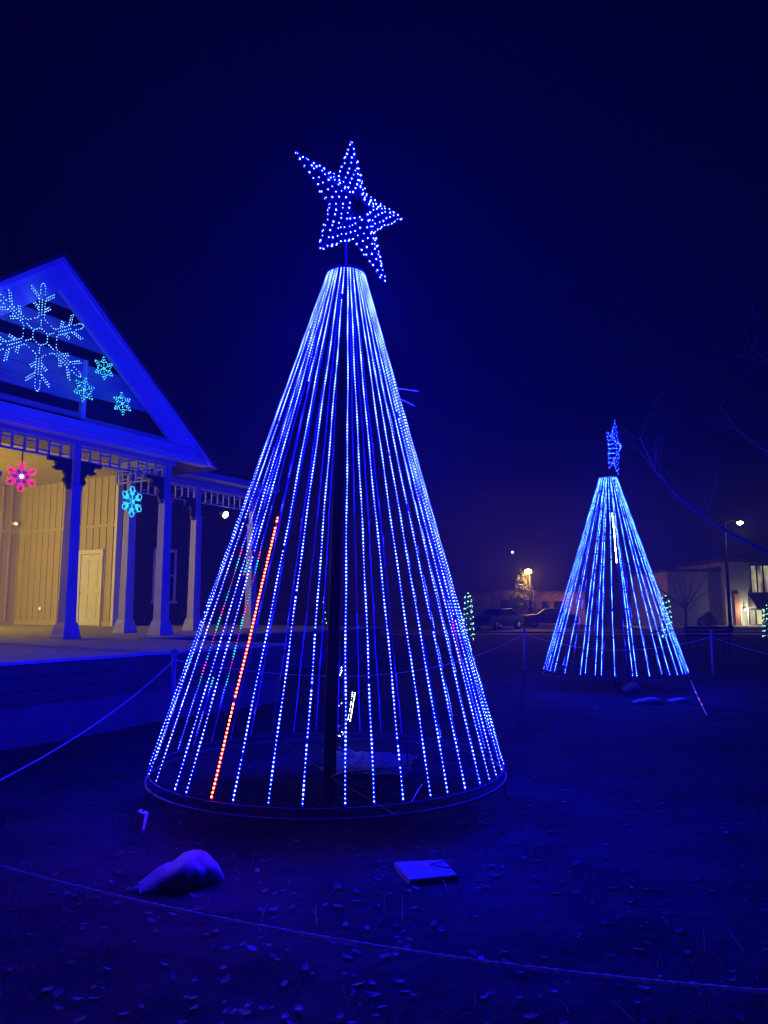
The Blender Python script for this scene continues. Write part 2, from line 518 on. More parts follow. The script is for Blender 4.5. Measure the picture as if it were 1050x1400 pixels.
# header beams, fascias
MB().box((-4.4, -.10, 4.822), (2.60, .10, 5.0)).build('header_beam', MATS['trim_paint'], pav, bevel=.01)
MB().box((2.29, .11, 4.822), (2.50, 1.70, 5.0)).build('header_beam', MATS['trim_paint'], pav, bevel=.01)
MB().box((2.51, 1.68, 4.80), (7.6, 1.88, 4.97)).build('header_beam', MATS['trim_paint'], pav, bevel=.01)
# gable
AP = (-.85, 8.31); SL = (8.31 - 4.82) / 4.30; HW = 4.30
def rx(z, off=0.0):
    """half width of the gable at height z"""
    return (8.31 - z) / SL - off
gy = -.40
gab = empty('gable', (0, 0, 0), 0, pav)
def gboard(z0, z1, y0, y1, xa=None, xb=None, off=.34, name='gable_board'):
    poly = []
    xl0, xr0 = AP[0] - rx(z0, off), AP[0] + rx(z0, off)
    xl1, xr1 = AP[0] - rx(z1, off), AP[0] + rx(z1, off)
    if xa is not None: xl0 = max(xl0, xa); xl1 = max(xl1, xa)
    if xb is not None: xr0 = min(xr0, xb); xr1 = min(xr1, xb)
    if xr1 <= xl1: xr1 = xl1 + .01
    poly = [(xl0, z0), (xr0, z0), (xr1, z1), (xl1, z1)]
    MB().prism(poly, y0, y1, lambda p, t: (p[0], t, p[1])).build(name, MATS['gable_shade_tone'], gab, bevel=.006)
def run(z0, z1, n, xa=None, xb=None):
    h = (z1 - z0) / n
    for k in range(n): gboard(z0 + k * h + .003, z0 + (k + 1) * h - .003, -.30 + .004 * (k % 2), -.24, xa, xb)
run(5.62, 6.52, 4, None, -.12); run(5.80, 6.42, 3, -.10, None)
run(6.76, 7.16, 2)
run(7.44, 7.84, 2)
gboard(5.30, 5.40, -.32, -.24, -9, -.12); gboard(5.26, 5.34, -.32, -.24, -.10, None)
MB().box((-.16, -.33, 5.30), (-.06, -.235, 6.50)).build('gable_post', WP, gab)
# dark sheet whose colour stands in for attic shade behind the slots
MB().prism([(AP[0] - rx(5.06, .3), 5.06), (AP[0] + rx(5.06, .3), 5.06), (AP[0], 8.0)], .35, .40, lambda p, t: (p[0], t, p[1])).build('attic_shade', MATS['plinth_stone'], gab)
# bottom chord with stepped mouldings
MB().box((AP[0] - HW + .12, -.36, 5.03), (AP[0] + HW - .35, -.12, 5.24)).build('bottom_chord', WP, gab, bevel=.01)
MB().box((AP[0] - HW - .02, -.47, 4.985), (AP[0] + HW + .02, -.11, 5.027)).build('crown_moulding', WP, gab, bevel=.008)
MB().box((AP[0] - HW + .05, -.40, 4.90), (AP[0] + HW - .05, -.115, 4.982)).build('fascia', WP, gab, bevel=.008)
# rake boards
for s in (1, -1):
    n = Vector((SL, 1)).normalized()
    p0 = Vector((AP[0], 8.31)); p1 = Vector((AP[0] + s * HW * 1.0, 4.82 + .21))
    w = .50
    inner0 = Vector((AP[0], 8.31 - w / n.y))
    inner1 = Vector((AP[0] + s * (HW - .26 - w / n.x + .36), 5.245))
    poly = [(p0.x, p0.y), (AP[0] + s * (HW - .27), 8.31 - (HW - .27) * SL), (inner1.x, 5.245), (inner0.x, inner0.y)]
    poly[2] = (AP[0] + s * ((8.31 - w / n.y - 5.245) / SL), 5.245)
    poly.insert(2, (AP[0] + s * (HW - .36), 5.245)) if (8.31 - (HW - .27) * SL) < 5.245 - .01 else None
    MB().prism(poly, -.44, -.33, lambda p, t: (p[0], t, p[1])).build('rake_board', WP, gab, bevel=.008)
    # narrow edge trim, proud
    t2 = [(p0.x, p0.y + .03), (AP[0] + s * HW, 4.85), (AP[0] + s * (HW - .12), 4.85), (p0.x, p0.y - .10)]
    MB().prism(t2, -.50, -.443, lambda p, t: (p[0], t, p[1])).build('rake_trim', WP, gab)
    # roof slope
    roof = [(p0.x, p0.y + .035), (AP[0] + s * (HW + .05), 4.815), (AP[0] + s * (HW + .05), 4.90), (p0.x, p0.y + .13)]
    MB().prism(roof, -.52, 1.88, lambda p, t: (p[0], t, p[1])).build('roof', MATS['shingle'], pav)
    up = [(p0.x, p0.y + .035), (AP[0] + s * 2.75, 8.345 - 2.75 * SL), (AP[0] + s * 2.75, 8.44 - 2.75 * SL), (p0.x, p0.y + .13)]
    MB().prism(up, 1.885, 7.0, lambda p, t: (p[0], t, p[1])).build('roof', MATS['shingle'], pav)
# portico ceiling
MB().box((-4.9, -.09, 5.03), (2.6, 1.9, 5.06)).build('ceiling', CP_, pav)
# wing porch roof, eave fascia and ceiling
wr = MB().prism([(1.25, 5.02), (7.2, 7.3), (7.2, 7.42), (1.2, 5.12)], 2.62, 7.8, lambda p, t: (t, p[0], p[1])).build('roof', MATS['shingle'], pav)
MB().box((2.62, 1.14, 4.98), (7.85, 1.20, 5.14)).build('eave_fascia', MATS['trim_paint'], wr)
MB().box((2.62, 1.20, 4.98), (7.85, 1.67, 5.0)).build('soffit', MATS['trim_paint'], wr)
MB().prism([(1.9, 5.02), (4.0, 5.84), (4.0, 5.86), (1.9, 5.05)], -8, 6.6, lambda p, t: (t, p[0], p[1])).build('ceiling', CP_, pav)
MB().box((-8, 4.0, 5.86), (6.62, 12.3, 5.92)).build('ceiling', CP_, pav)
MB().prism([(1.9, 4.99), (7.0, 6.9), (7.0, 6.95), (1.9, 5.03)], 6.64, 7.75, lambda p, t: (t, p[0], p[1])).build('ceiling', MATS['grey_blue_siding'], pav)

# lit walls: board and batten
def batten_wall(name, p0, p1, z0, z1, band, m, mb_, face):
    """wall from p0 to p1 (local xy); face = +1/-1 side on which the battens sit"""
    p0 = Vector((*p0, 0)); p1 = Vector((*p1, 0)); d = (p1 - p0); L = d.length; d.normalize()
    n = Vector((-d.y, d.x, 0)) * face
    rz = math.atan2(d.y, d.x)
    wo = MB().box((0, -.06 if face > 0 else 0, z0), (L, 0 if face > 0 else .06, z1)).build(name, m, pav, p0, (0, 0, rz))
    lo = MB().box((-.03, 0, z0 + .16), (.03, .028 * face, band - .05)).mesh('batten', mb_)
    hi = MB().box((-.03, 0, band + .05), (.03, .028 * face, z1 - .02)).mesh('batten', mb_)
    k = 0.17
    while k < L:
        link('batten', lo, wo, (k, .002 * face, 0)); link('batten', hi, wo, (k, .002 * face, 0)); k += .335
    MB().box((0, .002 * face, band - .05), (L, .036 * face, band + .05)).build('rail', mb_, wo)
    MB().box((0, .002 * face, z0 + .002), (L, .036 * face, z0 + .15)).build('skirting', mb_, wo)
    return wo
side = batten_wall('side_wall', (6.6, 6.8), (6.6, 12.0), FL, 5.86, 4.22, CP_, MATS['cream_batten'], 1)
back = batten_wall('back_wall', (-8, 12.0), (6.6, 12.0), FL, 5.86, 4.22, CP_, MATS['cream_batten'], -1)
MB().box((6.50, 6.68, FL), (6.72, 6.80, 5.85)).build('corner_trim', WP, pav, bevel=.008)
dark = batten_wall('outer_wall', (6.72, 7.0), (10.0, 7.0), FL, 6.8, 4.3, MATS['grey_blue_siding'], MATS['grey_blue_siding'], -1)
# door in the side wall
dr = empty('door', (6.56, 7.92, FL), 0, pav)
MB().box((-.03, -.47, .02), (.02, .47, 2.32)).build('leaf', WP, dr, bevel=.006)
for (a, b) in (((-.05, -.60, 0), (.03, -.485, 2.46)), ((-.05, .485, 0), (.03, .60, 2.46)), ((-.055, -.62, 2.335), (.03, .62, 2.47))):
    MB().box(a, b).build('jamb', WP, dr)
for (z0, z1) in ((.25, 1.0), (1.2, 2.12)):
    for s in (-1, 1):
        MB().box((-.045, min(s * .06, s * .38), z0), (-.032, max(s * .06, s * .38), z1)).build('door_panel', WP, dr, bevel=.005)
MB().tube([(-.04, .40, 1.05), (-.10, .40, 1.05), (-.11, .33, 1.05)], .014, 6).build('door_handle', MATS['chrome'], dr)
# window in the dark outer wall
wi = empty('window', (8.82, 6.97, 0), 0, pav)
MB().box((-.42, -.02, 1.86), (.42, 0, 3.48)).build('pane', MATS['window_glass'], wi)
for (a, b) in (((-.50, -.06, 1.78), (-.42, .01, 3.56)), ((.42, -.06, 1.78), (.50, .01, 3.56)), ((-.50, -.065, 3.48), (.50, .01, 3.58)), ((-.56, -.10, 1.70), (.56, .01, 1.78)), ((-.42, -.05, 2.64), (.42, -.021, 2.70))):
    MB().box(a, b).build('window_frame', WP, wi)
# electrical bits on the back wall
nl = empty('wall_outlet', (6.55, 10.5, 1.46), 0, pav)
MB().box((0, -.05, 0), (.03, .05, .14)).build('outlet_plate', WP, nl, bevel=.005)
MB().box((-.03, -.03, .03), (-.003, .03, .10)).build('night_light', MATS['night_light'], nl, bevel=.006)
sc_ = empty('wall_sconce', (6.3, 11.9, 4.52), 0, pav)
MB().box((-.04, -.08, -.06), (.04, .06, .05)).build('sconce_body', WP, sc_, bevel=.01)
MB().tube([(0, -.09, 0), (0, -.14, -.02), (0, -.17, -.03)], [.05, .06, .045], 8).build('sconce_glass', MATS['night_light'], sc_, smooth=True)
# ceiling lamps of the stage (their glow fills the recess)
cl = empty('ceiling_lamp', (-0.8, 9.4, 5.86), 0, pav)
MB().tube([(0, 0, 0), (0, 0, -.05)], [.17, .17], 16).build('lamp_base', WP, cl)
MB().tube([(0, 0, -.04), (0, 0, -2.0)], .012, 6).build('lamp_rod', MATS['black_metal'], cl)
MB().tube([(0, 0, -2.0), (0, 0, -2.08), (0, 0, -2.28), (0, 0, -2.38)], [.08, .28, .28, .08], 18).build('lamp_glass', MATS['stage_lamp'], cl, smooth=True)
# flood lamp under the wing eave
fl = empty('flood_lamp', (6.36, 1.95, 4.17), 0, pav)
MB().tube([(0, 0, .62), (0, 0, .12)], .015, 6).build('lamp_stem', MATS['black_metal'], fl)
MB().tube([(-.02, .12, .10), (0, .02, .06), (.0, -.06, .03)], [.05, .11, .12], 10).build('lamp_shell', MATS['black_metal'], fl)
MB().tube([(0, -.065, .03), (0, -.09, .02), (0, -.11, .01)], [.10, .085, .04], 10).build('lamp_glass', MATS['flood_white'], fl, smooth=True)

def pav_world(x, y, z): return PO + PU * x + PW * y + Vector((0, 0, z))
PAV_RZ = math.pi / 2 - A

# ------------------------------------------------------------------ snowflake lights on the pavilion
def seg_pts(a, b, st):
    a = np.array(a, float); b = np.array(b, float); L = np.linalg.norm(b - a); n = max(1, int(round(L / st)))
    return [a + (b - a) * (k + .5) / n for k in range(n)]
def flake_segments():
    out = []
    for k in range(6):
        t = R(90 + 60 * k); c, s = math.cos(t), math.sin(t)
        def W(r, o): return (r * c - o * s, r * s + o * c)
        t2 = R(90 + 60 * (k + 1)); c2, s2 = math.cos(t2), math.sin(t2)
        out.append(((.17 * c, .17 * s), (.17 * c2, .17 * s2)))            # hexagon
        out.append((W(.19, 0), W(.34, 0)))
        for o in (-1, 1):
            out.append((W(.36, o * .055), W(.74, o * .06)))               # shaft outline
            out.append((W(.30, o * .155), W(.36, o * .055)))              # fillet to the neighbouring arm
            out.append((W(.50, o * .07), W(.60, o * .19)))                # small barb
            out.append((W(.54, o * .06), W(.63, o * .155)))
            for q in (.0, .055):
                out.append((W(.70 + q, o * .06), W(.86 + q, o * .25)))    # large barb, double line
            out.append((W(.80, o * .045), W(.98, o * .05)))
            out.append((W(.98, o * .05), W(1.05, 0)))
        out.append((W(.40, 0), W(.74, 0)))
    return out
def flake_thing(name, label, loc, size, pitch, brad, m, frame=True, group=None):
    t = empty(name, loc, PAV_RZ)
    tag(t, label, 'snowflake', group)
    pts = []
    fr = MB()
    for (a, b) in flake_segments():
        pts += seg_pts(np.array(a) * size, np.array(b) * size, pitch)
        fr.tube([(a[0] * size, 0, a[1] * size), (b[0] * size, 0, b[1] * size)], .006 * max(1, size), 4)
    fr.build('frame', MATS['black_metal'], t)
    P = [(p[0], -.02, p[1]) for p in pts]
    link('bulbs', bulb_mesh('bulbs', P, [(0, -1, 0)] * len(P), brad * rng.uniform(.75, 1.15, len(P)), [0] * len(P), [m]), t)
    return t
flake_thing('snowflake_light', 'large six armed snowflake of dotted pale blue lights on the gable', pav_world(-1.3, -.56, 6.56), 1.0, .052, .0125, MATS['flake_led'])

def star_flake(label, loc, r, rot):
    t = empty('snow_star_light', loc, PAV_RZ)
    tag(t, label, 'snowflake', 'small star lights on the gable')
    segs = []
    for k in range(6):
        a0 = R(60 * k + rot); a1 = R(60 * k + 30 + rot); a2 = R(60 * k + 60 + rot)
        p = (r * math.cos(a0), r * math.sin(a0)); q = (r * .52 * math.cos(a1), r * .52 * math.sin(a1)); p2 = (r * math.cos(a2), r * math.sin(a2))
        segs += [(p, q), (q, p2), ((0, 0), (p[0] * .75, p[1] * .75)), ((p[0] * .5, p[1] * .5), q)]
    fr = MB(); P = []
    for a, b in segs:
        fr.tube([(a[0], 0, a[1]), (b[0], 0, b[1])], .005, 4)
        P += [(p[0], -.018, p[1]) for p in seg_pts(a, b, .05)]
    fr.build('frame', MATS['black_metal'], t)
    link('bulbs', bulb_mesh('bulbs', P, [(0, -1, 0)] * len(P), .0155 * rng.uniform(.6, 1.25, len(P)), [0] * len(P), [MATS['flake_led_cyan']]), t)
star_flake('small cyan star light highest of the three beside the large snowflake', pav_world(.17, -.50, 6.38), .25, 95)
star_flake('small cyan star light nearest below the large snowflake on the gable', pav_world(-.26, -.50, 5.82), .26, 83)
star_flake('small cyan star light lowest and nearest the eave tip', pav_world(.66, -.50, 5.76), .25, 98)

def hang_flake(label, loc, r, rope, yaw, drop):
    t = empty('hanging_snowflake', loc, PAV_RZ + yaw)
    tag(t, label, 'snowflake', 'rope light snowflakes hanging under the frieze')
    MB().tube([(0, 0, r * .9), (0, 0, drop)], .012, 6).build('hanger', MATS['black_metal'], t)
    pl = []
    for k in range(36):
        a = 2 * math.pi * k / 36
        pl.append((r * (.78 + .22 * math.cos(6 * (a - math.pi / 2))) * math.cos(a), r * (.78 + .22 * math.cos(6 * (a - math.pi / 2))) * math.sin(a)))
    MB().prism(pl, .05, .06, lambda p, q: (p[0] * .8, q, p[1] * .8)).build('rear_plate', MATS['flake_plate'], t)  # flake-shaped plate set just behind the arms
    for k in range(6):
        a = R(90 + 60 * k); c, s = math.cos(a), math.sin(a)
        W2 = lambda q, o: Vector((r * (q * c - o * s), -.01, r * (q * s + o * c)))
        loops = [[(.14, 0), (.36, 0), (.56, 0)],
                 [(.40, 0), (.47, .13), (.56, .20), (.60, .13), (.50, .03)], [(.40, 0), (.47, -.13), (.56, -.20), (.60, -.13), (.50, -.03)],
                 [(.60, 0), (.68, .10), (.80, .17), (.94, .14), (1.0, 0), (.94, -.14), (.80, -.17), (.68, -.10), (.60, 0)],
                 [(.66, .08), (.70, .24), (.80, .30)], [(.66, -.08), (.70, -.24), (.80, -.30)]]
        m_ = MB()
        for lp in loops:
            for i in range(len(lp) - 1):
                p, q = W2(*lp[i]), W2(*lp[i + 1])
                m_.tube([p.lerp(q, .08), p.lerp(q, .92)], .0095, 5)
        m_.build('rope_light_arm', rope, t)
    P = [(.05 * r * math.cos(i * 1.05), -.03, .05 * r * math.sin(i * 1.05)) for i in range(6)] + [(.13 * r * math.cos(i * 1.05), -.03, .13 * r * math.sin(i * 1.05)) for i in range(6)]
    link('centre_bulbs', bulb_mesh('centre_bulbs', P, [(0, -1, 0)] * len(P), [.014] * len(P), [0] * len(P), [MATS['rope_white'] if rope is MATS['rope_pink'] else rope]), t)
hang_flake('pink rope light snowflake hanging from the frieze left of the column', pav_world(-1.22, -.14, 3.98), .285, MATS['rope_pink'], R(-20), .52)
hang_flake('cyan rope light snowflake hanging from the frieze before a column', pav_world(1.36, -.10, 3.83), .33, MATS['rope_cyan'], R(8), .70)

# ------------------------------------------------------------------ strip-light trees
def star_outline(rad, inner=.42):
    return [((rad if k % 2 == 0 else rad * inner) * math.cos(math.pi * k / 5), (rad if k % 2 == 0 else rad * inner) * math.sin(math.pi * k / 5)) for k in range(10)]

def light_tree(label, base, top, r0, r1, z0, thetas, mats, zring, star, spec, pitch=.027, brad=.0060, group='strip light trees', starb=1.32, mastk=1.0, starp=.06):
    """base, top: axis points; thetas: angle of each strand, 0 = towards the camera, positive to the right"""
    root = empty('light_strip_tree', (base.x, base.y, 0))
    tag(root, label, 'light tree', group)
    lean = Vector((top.x - base.x, top.y - base.y, 0))
    Zt = top.z
    axis = lambda z: lean * ((z - z0) / (Zt - z0))
    MB().tube([(0, 0, -.05), axis(2.0) + Vector((0, 0, 2.0)), axis(Zt) + Vector((0, 0, Zt)), axis(Zt) + Vector((0, 0, Zt + .02)), axis(Zt) + Vector((0, 0, Zt + .34))], [.055 * mastk, .05 * mastk, .042 * mastk, .012, .010], 12).build('mast', MATS['matt_black'], root, smooth=True)
    MB().ring((0, 0, zring), r0 + .02, .010, 96).build('base_ring', MATS['ring_pipe'], root, smooth=True)
    MB().ring((0, 0, zring + .065), r0 + .005, .004, 96).build('cable_ring', MATS['ring_pipe'], root, smooth=True)
    MB().ring(axis(Zt) + Vector((0, 0, Zt + .012)), r1, .014, 40).build('top_ring', MATS['matt_black'], root, smooth=True)
    for k in (3, 62, 118, 183):
        a = R(k)
        MB().tube([((r0 + .02) * math.cos(a), (r0 + .02) * math.sin(a), zring), ((r0 + .05) * math.cos(a), (r0 + .05) * math.sin(a), -.03)], .007, 6).build('leg', MATS['ring_pipe'], root)
    for k in range(4):
        a = R(22 + 90 * k)
        MB().tube([((r0 + .02) * math.cos(a), (r0 + .02) * math.sin(a), zring), (.05 * math.cos(a), .05 * math.sin(a), zring - .04)], .005, 5).build('spoke', MATS['ring_pipe'], root)
    for k in range(3):
        a = R(10 + 120 * k)
        MB().tube([axis(Zt) + Vector((r1 * math.cos(a), r1 * math.sin(a), Zt + .012)), axis(Zt) + Vector((0, 0, Zt + .012))], .008, 6).build('top_spoke', MATS['matt_black'], root)
    for i, th in enumerate(thetas):
        th = th % 360
        if th > 180: th -= 360
        t = R(th)
        d = Vector((math.sin(t), -math.cos(t), 0))
        pb = d * r0 + Vector((0, 0, z0)); pt = axis(Zt) + d * r1 + Vector((0, 0, Zt))
        ax = (pt - pb).normalized()
        out = (d - ax * d.dot(ax)).normalized()
        sd = ax.cross(out)
        ph = random.uniform(0, 6.28); am = random.uniform(.003, .013)
        sway = lambda q, ph=ph, am=am: am * np.sin(np.pi * q) * np.sin(q * 5 + ph) + .002 * np.sin(q * 31 + ph)
        m = MB()
        rings = []
        K = 24
        for q in range(K + 1):
            p = pb.lerp(pt, q / K) + sd * float(sway(np.float64(q / K))) + ax * (-.02 if q == 0 else (.012 if q == K else 0))
            rings.append([p + sd * .006 + out * -.001, p - sd * .006 + out * -.001, p - sd * .006 + out * -.0032, p + sd * .006 + out * -.0032])
        m.quad_strip(rings)
        st = m.build('light_strand', MATS['strip_tape'], root)
        L = (pt - pb).length; N = int(L / pitch)
        s = np.arange(N) / (N - 1)
        P = np.array(pb)[None] + (np.array(pt) - np.array(pb))[None] * s[:, None]
        sw = sway(s)
        P = P + np.array(sd)[None] * sw[:, None]
        ph = random.uniform(0, 6.28); fq = random.uniform(.5, .8)
        beat = .78 + .26 * np.sin(np.arange(N) * fq * .7 + ph + 1.3 * np.sin(np.arange(N) * .11 + ph))
        rr = brad * beat * rng.uniform(.88, 1.08, N)
        mi = np.zeros(N, int)
        keep = rng.uniform(0, 1, N) > .004
        for g in range(random.choice((0, 0, 1, 1, 2))):
            k = random.randrange(N); keep[k:k + random.choice((1, 1, 2))] = False
        sp = spec(th, s, mi, keep)
        if sp is not None: mi, keep = sp
        rr = np.where(mi == 2, brad * 1.45, np.where(mi > 2, rr * 1.5, rr))
        P = P[keep]; rr = rr[keep]; mi = mi[keep]
        nn = np.repeat(np.array(out)[None], len(P), 0)
        link('bulbs', bulb_mesh('bulbs', P, nn, rr, mi, mats, back=(.55, 1, {3: 5, 4: 6} if len(mats) > 5 else {})), st)
    # star topper: puffed five-pointed star with rows of diodes on both faces
    ctr, ea, eb, SR = star
    ctr = ctr - Vector((base.x, base.y, 0))
    nrm = ea.cross(eb).normalized()
    if nrm.y > 0: nrm = -nrm
    sx = empty('star_topper', (0, 0, 0), 0, root)
    W3 = lambda p, h: ctr + ea * p[0] + eb * p[1] + nrm * h
    ol = star_outline(SR)
    fr = MB()
    for k in range(10):
        a, b = ol[k], ol[(k + 1) % 10]
        fr.tube([W3(a, 0), W3(b, 0)], .007, 5)
        for s_ in (1, -1):
            fr.tube([W3(a, 0), W3((a[0] * .16, a[1] * .16), .10 * s_)], .005, 4)
    fr.build('star_frame', MATS['matt_black'], sx)
    for s_ in (1, -1):
        pn = MB()
        for k in range(10):
            a, b = ol[k], ol[(k + 1) % 10]
            i0 = len(pn.v); h_ = .09 * s_
            pn.v += [tuple(W3(a, .001 * s_)), tuple(W3(b, .001 * s_)), tuple(W3((b[0] * .14, b[1] * .14), h_)), tuple(W3((a[0] * .14, a[1] * .14), h_))]
            pn.f.append((i0, i0 + 1, i0 + 2, i0 + 3)); pn.mi.append(0)
        pn.build('star_panel', MATS['star_cloth'], sx)
    MB().tube([axis(Zt) + Vector((0, 0, Zt + .30)), ctr - ea * SR * .30], .009, 6).build('star_stem', MATS['matt_black'], sx)
    P = []; NN = []
    for s_ in (1, -1):
        for lv in (1.0, .79, .58, .37):
            for k in range(10):
                a = np.array(ol[k]) * lv; b = np.array(ol[(k + 1) % 10]) * lv
                L = np.linalg.norm(b - a); n = max(2, int(round(L / starp)))
                for q in range(n):
                    p = a + (b - a) * ((q + .15) / n)
                    rr_ = np.linalg.norm(p)
                    if rr_ < .10 * SR / .647: continue
                    h = (.115 * (1 - lv) + .004) * s_
                    jit = rng.normal(0, .006, 2)
                    P.append(W3((p[0] + jit[0], p[1] + jit[1]), h)); NN.append(nrm * s_ + (ea * p[0] + eb * p[1]) * .15)
    N = len(P)
    link('bulbs', bulb_mesh('bulbs', [tuple(p) for p in P], [tuple(n) for n in NN], brad * starb * rng.uniform(.55, 1.1, N), [0] * N, mats), sx)
    return root

def nearest(th, v, tol=3.0): return abs(th - v) < tol

front = [-81, -66, -56, -43.5, -38, -28.5, -21.5, -11.5, -2.5, 8.5, 16, 24, 32.5, 38.5, 45.5, 53, 59, 65, 72.5]
rear = [81.5 + 9.0 * k for k in range(22)]
def spec1(th, s, mi, keep):
    mi = mi.copy(); keep = keep.copy()
    if nearest(th, -28.5, 1):
        red = s < .458
        mi[red] = 2
        keep[(s >= .458) & (s < .735)] = False
        keep[(s > .138) & (s < .147)] = False; keep[(s > .440) & (s < .446)] = False
    elif abs(th) > 95:
        w_ = np.arange(len(s))
        keep &= (np.sin(w_ * .045 + th) > -.7)
        if -128 < th < -104:
            blk = (w_ // 5) % 2
            q = (s > .12) & (s < .42)
            mi[q & (blk == 0)] = 3; mi[q & (blk == 1)] = 4
        if 100 < th < 112:
            q = (s > .18) & (s < .27); mi[q] = 4
    elif nearest(th, -66, 1):
        q = (s > .19) & (s < .25); mi[q] = 3
    return mi, keep
T1b = Vector((-.455, 6.30, 0)); T1t = Vector((-.341, 6.30, 4.53))
M1 = [MATS['led_blue'], MATS['led_bleed'], MATS['led_red'], MATS['led_green'], MATS['led_redmix'], MATS['bleed_green'], MATS['bleed_red']]
ea = Vector((-.025, .074, .997)).normalized(); eb = Vector((.686, .726, -.037)); eb = (eb - ea * eb.dot(ea)).normalized()
sc1 = Vector((-.284, 6.30, 5.171))
tree1 = light_tree('large cone tree of white blue light strands with one red strand', T1b, T1t, 1.42, .17, .36, front + rear, M1, .265,
                   (sc1, ea, eb, .698), spec1)
# loose cable ties and a hanging controller on the near tree
def tie(p, q, parent=tree1):
    o = Vector((T1b.x, T1b.y, 0)); p = p - o; q = q - o
    MB().tube([p, p.lerp(q, .5) + Vector((0, 0, .004)), q], .0028, 5).build('cable_tie', MATS['zip_tie'], parent)
tie(at(537, 531, 6.22), at(572, 535, 6.02)); tie(at(540, 543, 6.20), at(567, 555, 6.00))
tie(at(563, 1096, 4.96), at(577, 1072, 5.06)); tie(at(452, 1062, 5.4), at(468, 1056, 5.5)); tie(at(485, 1050, 6.0), at(495, 1040, 6.1))
cb = empty('controller_box', Vector((-1.66, 5.28, .15)) - Vector((T1b.x, T1b.y, 0)), R(-20), tree1)
cb.rotation_euler = (R(8), R(16), R(-15))
MB().box((-.035, -.02, -.065), (.035, .02, .065)).build('box_body', MATS['white_paint'], cb, bevel=.006)
MB().tube([(0, 0, .064), (.01, .01, .12), (.03, .03, .20)], .006, 5).build('box_cable', MATS['black_metal'], cb)

def spec2(th, s, mi, keep):
    mi = mi.copy(); keep = keep.copy()
    k = np.arange(len(s))
    # each strip is lit in runs separated by short dark joints
    ph = int(abs(th) * 7) % 13
    run_ = 10 + int(abs(th * 3.7)) % 9
    keep &= ((k + ph) % run_) > 0
    if nearest(th, -9, 2.5):
        mi[(s > .54) & (s < .80)] = 2
        keep[(s < .54) | (s > .80)] = False
        keep |= (s > .54) & (s < .80)
    elif abs(th) > 100:
        keep &= (np.sin(k * .07 + th) > -.3)
    return mi, keep
T2b = Vector((4.58, 15.0, 0)); T2t = Vector((4.61, 15.0, 4.21))
ea2 = Vector((.062, .01, .998)).normalized(); eb2 = Vector((.522, .852, -.041)); eb2 = (eb2 - ea2 * eb2.dot(ea2)).normalized()
sc2 = Vector((4.757, 15.0, 4.843))
M2 = [MATS['led_tree2'], MATS['led_bleed2'], MATS['led_white']]
th2 = [-84, -77.5, -70.5, -57.5, -43, -39, -31, -26.5, -16.5, -9, -3.5, -.5, 9.5, 20.5, 28, 37.5, 46, 52.5, 62, 72] + [82 + 10 * k for k in range(19)]
tree2 = light_tree('smaller looking distant cone tree of cyan blue light strands on the right', T2b, T2t, 1.37, .17, .36, th2, M2, .265,
                   (sc2, ea2, eb2, .606), spec2, pitch=.030, brad=.0074, starb=.85, mastk=.6, starp=.115)
# fallen tail of reflective strap beside the far tree
st_ = empty('guy_strap', (0, 0, 0), 0)
tag(st_, 'slanting guy strap with red reflectors at the far light tree', 'strap')
p0, p1 = at(944, 930, 14.4), at(967, 979, 11.25)
MB().tube([p0, p0.lerp(p1, .5) + Vector((0, 0, -.02)), p1], .014, 5).build('webbing', MATS['reflector_orange'], st_)
for q in (.38, .58, .72):
    p = p0.lerp(p1, q) + Vector((-.012, -.02, 0))
    MB().tube([p, p + Vector((0, -.012, 0))], .012, 6).build('reflector', MATS['reflector_glow'], st_)

